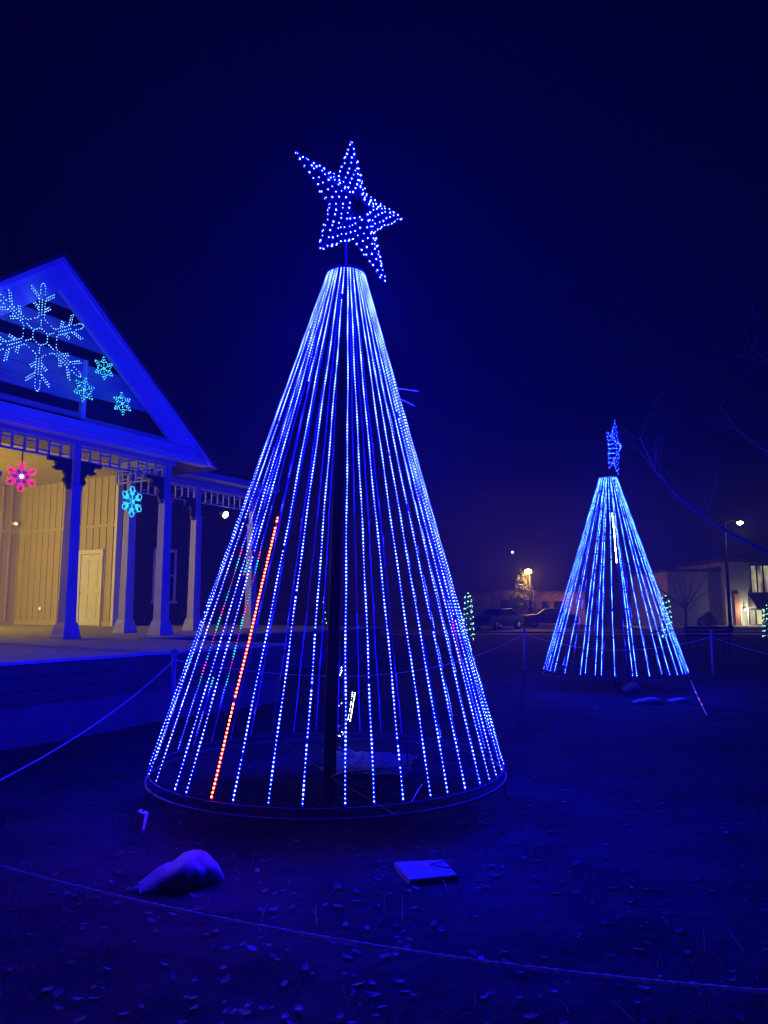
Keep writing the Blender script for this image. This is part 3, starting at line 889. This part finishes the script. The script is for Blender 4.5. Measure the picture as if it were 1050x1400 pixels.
# ------------------------------------------------------------------ weights on the ground
def sandbag(name, label, loc, rz, size, mouth=True, flat=1.0, seed=0):
    """a half full cloth bag: rounded belly at +x, gathered open mouth at -x"""
    nu, nv = 22, 20
    v = []; f = []; mi = []
    L, W, H = size
    for i in range(nu + 1):
        s = i / nu
        x = L * (s - .5)
        belly = math.sin(math.pi * min(1, max(0, (s * .86 + .14))) ** 1.25) ** .55 if s < 1 else 0
        wv = W * (.50 * belly ** 1.1 + (.07 if s < .3 else 0) * (1 - s / .3 if s < .3 else 0))
        hv = H * (belly ** 1.15) * (.42 + .62 * s ** .8) * flat
        for j in range(nv):
            a = 2 * math.pi * j / nv
            cy, cz = math.cos(a), math.sin(a)
            yy = wv * math.copysign(abs(cy) ** .8, cy)
            zz = hv * (.5 + .5 * math.copysign(abs(cz) ** .85, cz))
            n_ = noise.noise(Vector((x * 9 + seed, yy * 9, zz * 9)))
            n2 = noise.noise(Vector((x * 22 + seed, yy * 6, zz * 10)))
            fold = .030 * n_ + .018 * n2 - .035 * math.exp(-((s - .36 - .12 * cy) / .05) ** 2) - .02 * math.exp(-((s - .62 + .1 * cy) / .035) ** 2)
            v.append((x + fold * .4, yy * (1 + fold * 4), max(0.0, zz * (1 + fold * 4))))
    for i in range(nu):
        for j in range(nv):
            a = i * nv + j; b = i * nv + (j + 1) % nv
            f.append((a, b, b + nv, a + nv)); mi.append(0)
    f.append(tuple(range(nv))); mi.append(1)
    f.append(tuple(nu * nv + j for j in range(nv))[::-1]); mi.append(0)
    me = bpy.data.meshes.new(name); me.from_pydata(v, [], f)
    me.materials.append(MATS['bag_cloth']); me.materials.append(MATS['bag_dark'])
    me.polygons.foreach_set('material_index', mi); me.polygons.foreach_set('use_smooth', [True] * len(f))
    t = empty(name, loc, rz)
    tag(t, label, 'sandbag', 'sandbags weighing down the trees')
    o = link('bag', me, t)
    if mouth:
        MB().tube([(-L * .44, 0, .012), (-L * .49, .012, .02), (-L * .56, -.01, .012), (-L * .60, .03, .006)], [.035, .02, .03, .012], 8).build('tied_end', MATS['bag_cloth'], t, smooth=True)
        MB().ring((0, 0, 0), .021, .005, 16, 5).build('tie_cord', MATS['bag_dark'], t, (-L * .49, .012, .02), (0, R(90), 0))
    sub = o.modifiers.new('sub', 'SUBSURF'); sub.levels = 1; sub.render_levels = 1
    return t
b0 = Vector((-1.17, 4.55, 0)); 
sandbag('sandbag', 'pale sandbag slumped on the ground below the near light tree', (b0.x, b0.y, gz(b0.x, b0.y) - .01), R(24), (.49, .31, .215), True, 1.0, 3)
for (px, py, Y, rz, lab, sz) in ((864, 948, 14.3, 20, 'upper pale sandbag under the far light tree', (.40, .30, .22)), (886, 964, 12.6, -8, 'lower flat pale sandbag under the far light tree', (.52, .30, .13)), (928, 960, 12.9, 5, 'faint rightmost sandbag under the far light tree', (.40, .26, .08))):
    p = at(px, py, Y)
    sandbag('sandbag', lab, (p.x, p.y, gz(p.x, p.y) - .01), R(rz), sz, False, 1.0, px)

sl = empty('paver_slab', (.25, 4.62, gz(.25, 4.62) - .005), R(0))
tag(sl, 'square pale concrete paver lying on the ground below the near tree', 'paver')
cs = [(.06, 4.78), (.372, 4.82), (.432, 4.555), (.15, 4.475)]
MB().prism([(p[0] - .25, p[1] - 4.62) for p in cs], 0, .048, lambda p, t: (p[0], p[1], t)).build('slab', MATS['slab'], sl, bevel=.006)
cpts = [(.10 + .075 * math.cos(t), .085 + .045 * math.sin(t), .057 + .008 * math.sin(t * 2)) for t in np.linspace(.3, 5.6, 18)]
MB().tube([(-.02 + .12, .20, .02)] + cpts, .004, 5).build('cable_loop', MATS['black_metal'], sl)

# ------------------------------------------------------------------ heap of white string lights behind the near tree
hp = empty('string_light_heap', (-.50, 9.0, gz(-.5, 9.0)))
tag(hp, 'small heap of greenish white string lights on the ground behind near tree', 'string lights')
path = [at(x, y, 9.0) - Vector((-.5, 9.0, 0)) for (x, y) in ((470, 961), (464, 965), (460, 972), (457, 980), (457, 988), (461, 995), (466, 993), (459, 998), (458, 1004), (463, 1008), (470, 1006), (467, 1001))]
def poly_pts(path, st):
    out = []
    for a, b in zip(path[:-1], path[1:]):
        out += [Vector(p) for p in seg_pts(a, b, st)]
    return out
c1 = poly_pts(path, .022)
c2 = poly_pts([at(x, y, 9.05) - Vector((-.5, 9.0, 0)) for (x, y) in ((482, 947), (480, 960), (478, 972), (475, 988))], .024)
c2 += [p + Vector((.03, 0, 0)) for p in c2]
c3 = [at(x, y, 9.1) - Vector((-.5, 9.0, 0)) for (x, y) in ((464, 919), (466, 921), (467, 918), (465, 924), (467, 914), (470, 910))]
c4 = poly_pts([at(x, y, 9.1) - Vector((-.5, 9.0, 0)) for (x, y) in ((453, 950), (455, 960), (452, 985), (454, 1000))], .05)
MB().tube(path, .006, 5).build('wire', MATS['black_metal'], hp)
MB().tube([c2[0], c2[len(c2) // 2 - 1], Vector((-.10, .04, .0))], .006, 5).build('wire', MATS['black_metal'], hp)
MB().tube([c3[-1] + Vector((0, 0, .02)), Vector((0, .1, .25)), Vector((0, .08, 0))], .006, 5).build('stake', MATS['black_metal'], hp)
P = c1 + c2 + c3 + c4
mi = [0] * (len(c1) + len(c2) + len(c3)) + [1] * len(c4)
link('bulbs', bulb_mesh('bulbs', [tuple(p) for p in P], [(0, -1, .25)] * len(P), list(.0062 * rng.uniform(.5, 1.2, len(P))), mi, [MATS['net_white'], MATS['net_green']]), hp)

# crumpled sheet added to stand in for a lit patch of ground
nx, ny = 26, 14
cor = [(-.66, 8.45), (.36, 8.05), (.20, 7.15), (-.60, 7.35)]
V = []; F = []
for j in range(ny + 1):
    for i in range(nx + 1):
        u_, v_ = i / nx, j / ny
        x = (cor[0][0] * (1 - u_) + cor[1][0] * u_) * (1 - v_) + (cor[3][0] * (1 - u_) + cor[2][0] * u_) * v_
        y = (cor[0][1] * (1 - u_) + cor[1][1] * u_) * (1 - v_) + (cor[3][1] * (1 - u_) + cor[2][1] * u_) * v_
        x += .07 * noise.noise(Vector((u_ * 5, v_ * 5, 2))) ; y += .09 * noise.noise(Vector((u_ * 6, v_ * 4, 9)))
        h = .02 + .05 * abs(noise.noise(Vector((x * 4, y * 3, 4)))) + .03 * abs(noise.noise(Vector((x * 10, y * 9, 7))))
        V.append((x + .2, y - 7.8, gz(x, y) + h))
for j in range(ny):
    for i in range(nx):
        a = j * (nx + 1) + i
        F.append((a, a + 1, a + nx + 2, a + nx + 1))
me = bpy.data.meshes.new('lit_patch_sheet'); me.from_pydata(V, [], F); me.materials.append(MATS['sheet'])
so = link('lit_patch_sheet', me, None, (-.2, 7.8, 0))
sm_ = so.modifiers.new('thick', 'SOLIDIFY'); sm_.thickness = .003
tag(so, 'crumpled sheet added for the lit ground patch inside the near light tree', 'sheet')

# ------------------------------------------------------------------ rope barrier
def post(loc, label, h=1.0):
    t = empty('barrier_post', (loc[0], loc[1], gz(loc[0], loc[1])))
    tag(t, label, 'post', 'posts of the rope barrier')
    MB().tube([(0, 0, -.1), (0, 0, h)], [.035, .032], 10).build('pole', MATS['post_paint'], t, smooth=True)
    MB().tube([(0, 0, h + .001), (0, 0, h + .02), (0, 0, h + .045)], [.04, .042, .015], 10).build('cap', MATS['post_paint'], t, smooth=True)
    MB().tube([(0, -.034, h - .12), (0, -.07, h - .12), (0, -.07, h - .09)], .006, 5).build('hook', MATS['galvanised'], t)
    return Vector((loc[0], loc[1], gz(loc[0], loc[1]) + h - .10))
pA = post((-2.72, 9.75), 'slim barrier post in front of the stage deck')
pB = post((3.58, 19.1), 'slim barrier post between the two light trees')
pC = post((7.56, 17.3), 'slim barrier post right of the far light tree')
pD = Vector((-3.0, 3.6, .79))
pD2 = Vector((-3.0, 3.6, .30))
pE = Vector((2.87, 1.88, .647))
pF = Vector((11.5, 14.0, .80))
def rope(a, b, sag, label, r=.0075, mid=None):
    n = 40
    pts = []
    for k in range(n + 1):
        t = k / n
        p = a.lerp(b, t); p.z -= sag * 4 * t * (1 - t)
        pts.append(p)
    m = MB()
    for q in range(2):
        tw = []
        for k in range(n * 4 + 1):
            t = k / (n * 4); i = min(n - 1, int(t * n)); p = pts[i].lerp(pts[i + 1], t * n - i)
            ang = t * (b - a).length / .05 * 6.28 / 2 + q * math.pi
            tw.append(p + Vector((0, math.cos(ang), math.sin(ang))) * r * .35)
        m.tube(tw, r * .75, 5)
    o = m.build('rope', MATS['rope_fibre'], smooth=True)
    tag(o, label, 'rope', 'ropes of the barrier')
# the near posts stand just outside the view
post((-3.0, 3.6), 'slim barrier post at the left end of the near rope', .92)
post((2.87, 1.88), 'slim barrier post at the right end of the near rope', .75)
post((11.5, 14.0), 'slim barrier post far out on the right', .9)
rope(pA, pD2, .24, 'pale rope sagging from the stage side post to the left edge')
rope(pD, pE, .284, 'pale rope crossing the foreground below both light trees')
rope(pA, pB, .55, 'faint rope running behind the near light tree', .0045)
rope(pB, pC, .35, 'faint rope running behind the far light tree', .0045)
rope(pC, pF, .45, 'faint rope leaving the right edge behind far tree', .0045)

# ------------------------------------------------------------------ light wrapped narrow shrubs
def wrapped(px, py_top, Y, w, h, label, density=9.0, seed=0):
    p = at(px, py_top, Y)
    t = empty('wrapped_shrub', (p.x, Y, 0))
    tag(t, label, 'shrub', 'light wrapped columnar shrubs')
    rn = random.Random(seed)
    MB().tube([(0, 0, -.05), (0, 0, h * .9)], [.05, .02], 7).build('trunk', MATS['bark'], t)
    m = MB()
    for k in range(900):
        z = rn.uniform(.12, h); a = rn.uniform(0, 6.28); rr = w * (1 - .55 * (z / h) ** 2) * math.sqrt(rn.random())
        c = Vector((rr * math.cos(a), rr * math.sin(a), z)); s_ = rn.uniform(.03, .07)
        d1 = Vector((rn.gauss(0, 1), rn.gauss(0, 1), rn.gauss(0, 1))).normalized() * s_; d2 = Vector((rn.gauss(0, 1), rn.gauss(0, 1), rn.gauss(0, 1))).normalized() * s_ * .6
        b = len(m.v); m.v += [tuple(c - d1), tuple(c + d2), tuple(c + d1), tuple(c - d2)]; m.f.append((b, b + 1, b + 2, b + 3)); m.mi.append(0)
    m.build('foliage', MATS['evergreen'], t)
    P = []; NN = []
    turns = h / .27; n = int(turns * density)
    for k in range(n):
        q = k / n; z = .15 + q * (h - .2); a = q * turns * 6.28 + rn.uniform(-.25, .25); rr = w * (1 - .5 * (z / h) ** 2) + .03
        P.append((rr * math.cos(a), rr * math.sin(a), z + rn.uniform(-.03, .03))); NN.append((math.cos(a), math.sin(a), .2))
    P.append((0, 0, h + .03)); NN.append((0, -1, .2))
    link('bulbs', bulb_mesh('bulbs', P, NN, [rn.uniform(.022, .04) for _ in P], [0] * len(P), [MATS['mini_green']]), t)
wrapped(640, 812, 33, .20, 2.15, 'narrow shrub wrapped in green white lights beside near tree', seed=1)
wrapped(910, 815, 34, .20, 2.05, 'narrow shrub wrapped in lights at the right of far tree', seed=2)
wrapped(1048, 828, 34, .20, 1.62, 'narrow shrub wrapped in lights at the right edge', seed=3)
wrapped(443, 818, 33, .16, 1.95, 'narrow shrub wrapped in lights seen through the near tree', density=2.1, seed=4)

# ------------------------------------------------------------------ distant street, right building
BY = 60.0
rb = empty('corner_shop', (at(985, 860, BY).x, BY, 0))
tag(rb, 'two storey corner shop with lit windows and dark awning', 'building')
ox = at(985, 860, BY).x
X = lambda px: at(px, 830, BY).x - ox
Z = lambda py: at(1000, py, BY).z
x0, xm, x1 = X(914), X(988), X(1120)
MB().box((x0, 0, -.1), (xm, 9, Z(782))).build('side_wing', MATS['stucco'], rb)
MB().box((xm, -.5, -.1), (x1, 9, Z(769))).build('wall', MATS['stucco'], rb)
MB().box((x0 - .15, -.15, Z(782)), (xm - .01, 9, Z(778))).build('coping', MATS['awning'], rb)
MB().box((xm - .1, -.75, Z(769)), (x1, 9, Z(764))).build('cornice', MATS['awning'], rb)
def lit_frame(name, pa, pb, pm, cols, y=-.5):
    w = empty(name, (0, 0, 0), 0, rb)
    a, b = X(pa[0]), X(pb[0]); z0, z1 = Z(pb[1]), Z(pa[1])
    MB().box((a, y - .03, z0), (b, y - .01, z1)).build('pane', MATS[pm], w)
    for k in range(cols + 1):
        xx = a + (b - a) * k / cols
        MB().box((xx - .05, y - .10, z0 - .05), (xx + .05, y - .031, z1 + .05)).build('mullion', MATS['dark_wood'], w)
    MB().box((a - .05, y - .11, z1), (b + .05, y - .02, z1 + .10)).build('window_head', MATS['dark_wood'], w)
    MB().box((a - .08, y - .16, z0 - .10), (b + .08, y - .02, z0)).build('window_sill', MATS['kerb_stone'], w)
lit_frame('window', (1024, 774), (1050, 810), 'pane_upper', 3)
lit_frame('window', (1056, 774), (1084, 810), 'pane_upper', 3)
lit_frame('shop_window', (1019, 834), (1046, 853), 'pane_shop', 3)
lit_frame('shop_window', (1058, 834), (1090, 853), 'pane_shop', 4)
dd = empty('shop_door', (0, 0, 0), 0, rb)
MB().box((X(1009), -.53, .10), (X(1017), -.51, Z(832))).build('pane', MATS['pane_shop'], dd)
MB().box((X(1008), -.58, .10), (X(1009), -.50, Z(831))).build('jamb', WP, dd); MB().box((X(1017), -.58, .10), (X(1018), -.50, Z(831))).build('jamb', WP, dd)
MB().box((X(1000), -.62, .02), (X(1007), -.505, Z(812))).build('brick_pier', MATS['brick_red'], rb)
MB().prism([(-.52, Z(812)), (-1.8, Z(829)), (-1.8, Z(832)), (-.52, Z(830))], X(1019), X(1095), lambda p, t: (t, p[0], p[1])).build('awning', MATS['awning'], rb)
dl = empty('door_light', (X(1013), -.75, Z(833)), 0, rb)
MB().tube([(0, 0, .05), (0, 0, 0), (0, 0, -.1)], [.08, .11, .08], 8).build('lamp_glass', MATS['point_white'], dl)
MB().tube([(0, 0, .3), (0, 0, .052)], .04, 6).build('lamp_stem', MATS['black_metal'], dl)
# real light of the door lamp
ld = bpy.data.lights.new('door_lamp', 'POINT'); ld.energy = 120; ld.color = (1, .9, .55); ld.shadow_soft_size = .1
lo_ = bpy.data.objects.new('door_lamp', ld); lo_.location = (X(1013), -1.15, Z(835)); COL.objects.link(lo_); lo_.parent = dl; lo_.location = (0, -.4, -.1)

# street lamp
def street_lamp(px, py_lamp, Y, pole_px, label, m, energy, col, arm=True, head=.16):
    hp_ = at(px, py_lamp, Y); x = at(pole_px, 830, Y).x
    t = empty('street_lamp', (x, Y, 0)); tag(t, label, 'street lamp', 'street lamps')
    MB().tube([(0, 0, -.1), (0, 0, hp_.z + .1)], [.11, .07], 10).build('pole', MATS['matt_black'], t, smooth=True)
    MB().tube([(0, 0, 0), (0, 0, .35), (0, 0, .45)], [.19, .17, .12], 10).build('pole_base', MATS['matt_black'], t)
    dx = hp_.x - x
    if arm:
        MB().tube([(0, 0, hp_.z), (dx * .4, -.1, hp_.z + .14), (dx, -.2, hp_.z + .14)], .035, 6).build('arm', MATS['matt_black'], t)
        MB().tube([(dx - .25, -.2, hp_.z + .13), (dx, -.2, hp_.z + .12), (dx + .28, -.2, hp_.z + .09)], [.07, .15, .06], 8).build('lamp_head', MATS['matt_black'], t, smooth=True)
        MB().tube([(dx - .16, -.22, hp_.z + .02), (dx, -.22, hp_.z - .01), (dx + .2, -.22, hp_.z + .01)], [.06, head, .05], 10).build('lamp_glass', m, t, smooth=True)
    else:
        MB().tube([(dx, -.0, hp_.z - .24), (dx, 0, hp_.z - .1), (dx, 0, hp_.z + .08), (dx, 0, hp_.z + .2)], [.10, head, head * .9, .05], 12).build('lamp_glass', m, t, smooth=True)
        MB().tube([(0, 0, hp_.z + .2), (0, 0, hp_.z + .32)], [.12, .02], 10).build('lamp_cap', MATS['matt_black'], t)
    l = bpy.data.lights.new('street_light', 'POINT'); l.energy = energy; l.color = col; l.shadow_soft_size = .12
    lo = bpy.data.objects.new('street_light', l); lo.parent = t; lo.location = (dx, -.45, hp_.z - .35); COL.objects.link(lo)
    return t
street_lamp(1009, 715, 47, 997, 'tall street lamp with white glowing head at the right', MATS['street_white'], 90, (1, .93, .72))
street_lamp(722, 781, 59.9, 725, 'orange glowing street lamp above a bushy shrub', MATS['sodium'], 1200, (1, .45, .08), arm=False, head=.30)
# small far light on a mast
t = empty('light_mast', (at(702, 830, 70).x, 70, 0)); tag(t, 'thin far mast with a small white light at top', 'mast')
MB().tube([(0, 0, 0), (0, 0, at(702, 753, 70).z)], .05, 6).build('pole', MATS['black_metal'], t)
MB().tube([(0, -.08, at(702, 755, 70).z - .1), (0, -.08, at(702, 755, 70).z + .1)], [.10, .10], 8).build('lamp_glass', MATS['point_white'], t)
MB().tube([(0, -.08, at(702, 748, 70).z - .05), (0, -.08, at(702, 748, 70).z + .05)], [.05, .05], 8).build('lamp_cap', MATS['black_metal'], t)

# low brick building behind the cars
lb = empty('low_brick_building', (at(715, 830, 67).x, 67, 0)); tag(lb, 'low brick building lit orange behind the parked cars', 'building')
lx = at(715, 830, 67).x
X7 = lambda px: at(px, 830, 67).x - lx
Z7 = lambda py: at(715, py, 67).z
MB().box((X7(640), 0, -.1), (X7(672), 6, Z7(813))).build('wall', MATS['brick_wall'], lb)
MB().box((X7(672), -.2, -.1), (X7(735), 6, Z7(809))).build('wall', MATS['brick_wall'], lb)
MB().box((X7(735), 0, -.1), (X7(800), 6, Z7(811))).build('wall', MATS['brick_wall'], lb)
for (a, b, z) in ((640, 672, 813), (672, 735, 809), (735, 800, 811)):
    MB().box((X7(a) + .02, -.32, Z7(z)), (X7(b) - .02, 6.1, Z7(z) + .14)).build('coping', MATS['kerb_stone'], lb)
for (a, b, c, d) in ((684, 696, 820, 832), (741, 752, 822, 834), (757, 770, 822, 834), (650, 660, 822, 834)):
    w = empty('window', (0, 0, 0), 0, lb)
    yy = -.22 if 672 < a < 735 else -.02
    MB().box((X7(a), yy - .02, Z7(d)), (X7(b), yy, Z7(c))).build('pane', MATS['window_glass'], w)
    MB().box((X7(a) - .08, yy - .08, Z7(d) - .12), (X7(b) + .08, yy - .001, Z7(d) - .01)).build('window_sill', MATS['kerb_stone'], w)
# pale gate pier in front of it
t = empty('gate_pier', (at(702, 830, 63).x, 63, 0)); tag(t, 'pale square pier lit orange left of the bushy shrub', 'pier')
MB().box((-.25, -.25, -.05), (.25, .25, at(702, 813, 63).z - .12)).build('shaft', MATS['stucco'], t, bevel=.02)
MB().box((-.32, -.32, at(702, 813, 63).z - .118), (.32, .32, at(702, 813, 63).z)).build('cap', MATS['kerb_stone'], t, bevel=.02)

# bushy evergreen under the orange lamp
def bush(px, Y, h, w, label, n=5200, seed=5, lf=.07):
    rn = random.Random(seed)
    t = empty('evergreen_shrub', (at(px, 830, Y).x, Y, 0)); tag(t, label, 'shrub')
    tr = MB().tube([(0, 0, -.1), (.03, 0, h * .4), (0, .02, h * .85)], [.14, .09, .02], 8)
    for k in range(9):
        a = rn.uniform(0, 6.28); z = h * rn.uniform(.15, .7); L = w * rn.uniform(.5, .9)
        tr.tube([(0, 0, z), (L * .5 * math.cos(a), L * .5 * math.sin(a), z + .15), (L * math.cos(a), L * math.sin(a), z + .4)], [.04, .025, .008], 5)
    tr.build('trunk', MATS['bark'], t)
    m = MB()
    cl = [(rn.uniform(0, 6.28), rn.random()) for _ in range(70)]
    for k in range(n):
        a0, q = cl[rn.randrange(len(cl))]
        z = h * (.08 + .92 * q) + rn.gauss(0, .13); prof = w * (1.0 if q < .45 else 1 - .75 * (q - .45) / .55)
        rr = prof * (.55 + .4 * rn.random()); a = a0 + rn.gauss(0, .28)
        c = Vector((rr * math.cos(a), rr * math.sin(a), max(.05, z)))
        d1 = Vector((rn.gauss(0, 1), rn.gauss(0, 1), rn.gauss(0, 1))).normalized() * lf * rn.uniform(.6, 1.3); d2 = Vector((rn.gauss(0, 1), rn.gauss(0, 1), rn.gauss(0, 1))).normalized() * lf * .6
        b = len(m.v); m.v += [tuple(c - d1), tuple(c + d2), tuple(c + d1), tuple(c - d2)]; m.f.append((b, b + 1, b + 2, b + 3)); m.mi.append(0)
    m.build('crown', MATS['evergreen'], t)
bush(716, 60.8, 4.5, 1.05, 'bushy evergreen shrub lit from above by the orange lamp', 6500, 5, .085)
bush(966, 57.5, 1.0, .8, 'low dark rounded shrub against the pale shop side wall', 1800, 8, .07)

# ------------------------------------------------------------------ parked cars
def car(px, Y, rz, label, paint, lights_on=False):
    t = empty('parked_car', (at(px, 830, Y).x, Y, 0), rz); tag(t, label, 'car', 'cars parked beyond the park')
    prof = [(-2.2, .32), (-2.22, .70), (-2.05, .92), (-1.15, 1.0), (-.45, 1.42), (.75, 1.46), (1.55, 1.04), (2.10, .96), (2.2, .62), (2.18, .32)]
    m = MB(); rings = []
    for (w, k) in ((-.86, .97), (-.80, 1.0), (.80, 1.0), (.86, .97)):
        rings.append([(x * (1 if abs(w) < .85 else .985), w * (1 - .16 * max(0, (z - .95) / .5)), z if abs(w) < .85 else .32 + (z - .32) * .97) for x, z in prof])
    m.quad_strip(rings); m.build('body', paint, t, smooth=False, bevel=.02)
    for s in (-1, 1):
        g = MB(); yy = s * .835
        g.prism([(-1.05, 1.02), (-.45, 1.36), (.1, 1.39), (.1, 1.0)], yy - .012 * s, yy + .01 * s, lambda p, q: (p[0], q * (1 - .16 * max(0, (p[1] - .95) / .5)), p[1])); g.build('side_window', MATS['car_glass'], t)
        g = MB(); g.prism([(.16, 1.0), (.16, 1.39), (.72, 1.40), (1.38, 1.03)], yy - .012 * s, yy + .01 * s, lambda p, q: (p[0], q * (1 - .16 * max(0, (p[1] - .95) / .5)), p[1])); g.build('side_window', MATS['car_glass'], t)
        for x in (-1.38, 1.36):
            wv = empty('wheel', (x, s * .78, .33), 0, t)
            MB().tube([(0, -.11, 0), (0, .11, 0)], .33, 20).build('tyre', MATS['rubber'], wv)
            MB().tube([(0, -.125, 0), (0, .125, 0)], .20, 12).build('rim', MATS['chrome'], wv)
        MB().box((-2.26, s * .62 - .16, .66), (-2.20, s * .62 + .16, .80)).build('headlight', MATS['point_white'] if lights_on else MATS['chrome'], t, bevel=.02)
        MB().box((2.16, s * .62 - .16, .72), (2.22, s * .62 + .16, .86)).build('tail_light', MATS['brick_red'], t, bevel=.02)
    MB().prism([(-1.13, 1.012), (-.47, 1.43), (-.45, 1.42), (-1.11, 1.0)], -.66, .66, lambda p, q: (p[0] - .01, q, p[1])).build('windscreen', MATS['car_glass'], t)
    MB().prism([(.77, 1.468), (1.55, 1.052), (1.53, 1.04), (.75, 1.455)], -.64, .64, lambda p, q: (p[0] + .01, q, p[1])).build('rear_window', MATS['car_glass'], t)
    MB().box((-2.28, -.8, .34), (-2.19, .8, .52)).build('bumper', MATS['chrome'], t, bevel=.02)
    MB().box((2.16, -.8, .36), (2.26, .8, .54)).build('bumper', MATS['chrome'], t, bevel=.02)
car(680, 53, R(48), 'dark car parked nearest the light wrapped shrub', MATS['car_paint'])
car(748, 58, R(8), 'dark grey car parked in front of the orange lit building', MATS['car_paint_grey'])

# park bench in front of the street
bt = empty('park_bench', (at(967, 880, 26).x, 26, 0), R(3)); tag(bt, 'dark park bench facing the street behind far tree', 'bench')
for k in range(3): MB().box((-.85, -.05 + k * .14, .43), (.85, .07 + k * .14, .465)).build('seat_slat', DW, bt, bevel=.006)
for k in range(3): MB().box((-.85, -.12 - k * .02, .55 + k * .13), (.85, -.09 - k * .02, .65 + k * .13)).build('back_slat', DW, bt, bevel=.006)
for s in (-.72, .72):
    MB().box((s - .03, -.10, -.02), (s + .03, -.04, .43)).build('leg', MATS['black_metal'], bt); MB().box((s - .03, .28, -.02), (s + .03, .34, .43)).build('leg', MATS['black_metal'], bt)
    MB().tube([(s, -.06, .40), (s, -.12, .70), (s, -.17, .92)], .02, 6).build('back_support', MATS['black_metal'], bt)

# ------------------------------------------------------------------ bare trees
def bare(name_loc, label, limbs, seed, depth=4, twig=.6):
    rn = random.Random(seed)
    t = empty('bare_tree', name_loc); tag(t, label, 'tree', 'bare winter trees')
    m = MB(); tw = MB()
    def grow(p, d, L, r, lv):
        pts = [p.copy()]; rs = [r]
        q = p.copy(); dd = d.copy()
        for k in range(5):
            dd = (dd + Vector((rn.gauss(0, .16), rn.gauss(0, .16), rn.gauss(.03, .12)))).normalized()
            q = q + dd * L / 5; pts.append(q.copy()); rs.append(r * (1 - .13 * (k + 1)))
        (m if lv <= 1 else tw).tube(pts, rs, 6 if lv < 2 else 4, cap=False)
        if lv < depth:
            for c in range(rn.choice((3, 4)) if lv else 4):
                k = rn.randrange(2, 6)
                nd = (dd + Vector((rn.gauss(0, .55), rn.gauss(0, .55), rn.gauss(.05, .4)))).normalized()
                grow(pts[k], nd, L * rn.uniform(.5, twig + .15), rs[k] * .55, lv + 1)
    for (pts, r0, r1) in limbs:
        P = [Vector(p) for p in pts]; n = len(P)
        m.tube(P, [r0 + (r1 - r0) * k / (n - 1) for k in range(n)], 9, cap=False)
        for k in range(2, n):
            for c in range(2):
                d = (P[k] - P[k - 1]).normalized()
                nd = (d + Vector((rn.gauss(0, .6), rn.gauss(0, .6), rn.gauss(.15, .4)))).normalized()
                grow(P[k], nd, rn.uniform(.7, 1.5), max(.012, (r0 + (r1 - r0) * k / (n - 1)) * .45), 2)
    m.build('trunk', MATS['bark'], t, smooth=True); tw.build('crown', MATS['bark'], t, smooth=True)
# large tree just outside the right edge whose limbs hang into the picture
TX, TY = 13.2, 18.0
o_ = Vector((TX, TY, 0))
L1 = [at(x, y, Y) - o_ for (x, y, Y) in ((1230, 800, 18), (1130, 790, 17.9), (1050, 756, 17.8), (1000, 730, 17.6), (960, 706, 17.4), (920, 672, 17.2), (895, 642, 17.0), (876, 600, 16.9))]
L2 = [at(x, y, Y) - o_ for (x, y, Y) in ((1240, 700, 18), (1160, 670, 18.2), (1090, 640, 18.5), (1040, 612, 18.7), (1005, 585, 19.0), (985, 555, 19.2))]
L3 = [at(x, y, Y) - o_ for (x, y, Y) in ((1240, 620, 18), (1170, 560, 17.5), (1110, 530, 17.3), (1060, 500, 17.0), (1030, 480, 16.8))]
TR = [(0, 0, -.1), (.05, 0, 1.2), tuple(L1[0]), tuple(L2[0]), tuple(L3[0]), (L3[0].x + .3, L3[0].y, 7.6)]
bare((TX, TY, 0), 'bare tree whose long thin limbs reach in from the right edge', [(TR, .24, .06), (L1, .055, .014), (L2, .05, .012), (L3, .045, .012)], 11, 4)
# small bare tree in front of the shop wing
o2 = at(938, 866, 50); tx = o2.x
lim = [[(0, 0, -.05), (.05, 0, .9), (.1, 0, 1.5)]]
sm = [([(0, 0, -.05), (.03, 0, .7), (.08, 0, 1.3), (.0, .05, 1.9)], .10, .06)]
for k in range(9):
    a = k * .7; sp = 1.0 + .5 * (k % 3)
    sm.append(([(.0, .05, 1.3 + .05 * k), (.4 * sp * math.cos(a), .3 * math.sin(a), 2.0), (1.0 * sp * math.cos(a), .7 * math.sin(a), 2.7 + .15 * (k % 4)), (1.5 * sp * math.cos(a), .9 * math.sin(a), 3.3 + .3 * (k % 3))], .045, .012))
bare((tx, 50, 0), 'small bare tree in front of the pale shop side wall', sm, 21, 4)
sm2 = [([(0, 0, -.05), (.02, 0, 1.0), (.0, 0, 2.0)], .09, .05)] + [([(0, 0, 1.6), (.35 * s, 0, 2.2), (.8 * s, .1, 2.5), (1.3 * s, .1, 2.75)], .04, .012) for s in (-1, 1)]
bare((at(751, 830, 64.5).x, 64.5, 0), 'small bare tree before the orange lit building', sm2, 31, 3)

# ------------------------------------------------------------------ thin night haze, added to stand in for lens bloom round the lamps
hz = MB().box((-175, -165, -1.2), (175, 165, 11.0)).build('haze', bpy.data.materials.new('bloom_haze'))
tag(hz, 'thin night haze added for the lens glow of the lamps', 'haze', kind='stuff')
hm = hz.data.materials[0]; hm.use_nodes = True
nt = hm.node_tree
nt.nodes.remove(nt.nodes['Principled BSDF'])
pv = nt.nodes.new('ShaderNodeVolumePrincipled')
pv.inputs['Color'].default_value = (.9, .93, 1.0, 1)
pv.inputs['Density'].default_value = 0.0022
pv.inputs['Anisotropy'].default_value = 0.1
nt.links.new(pv.outputs[0], nt.nodes['Material Output'].inputs['Volume'])
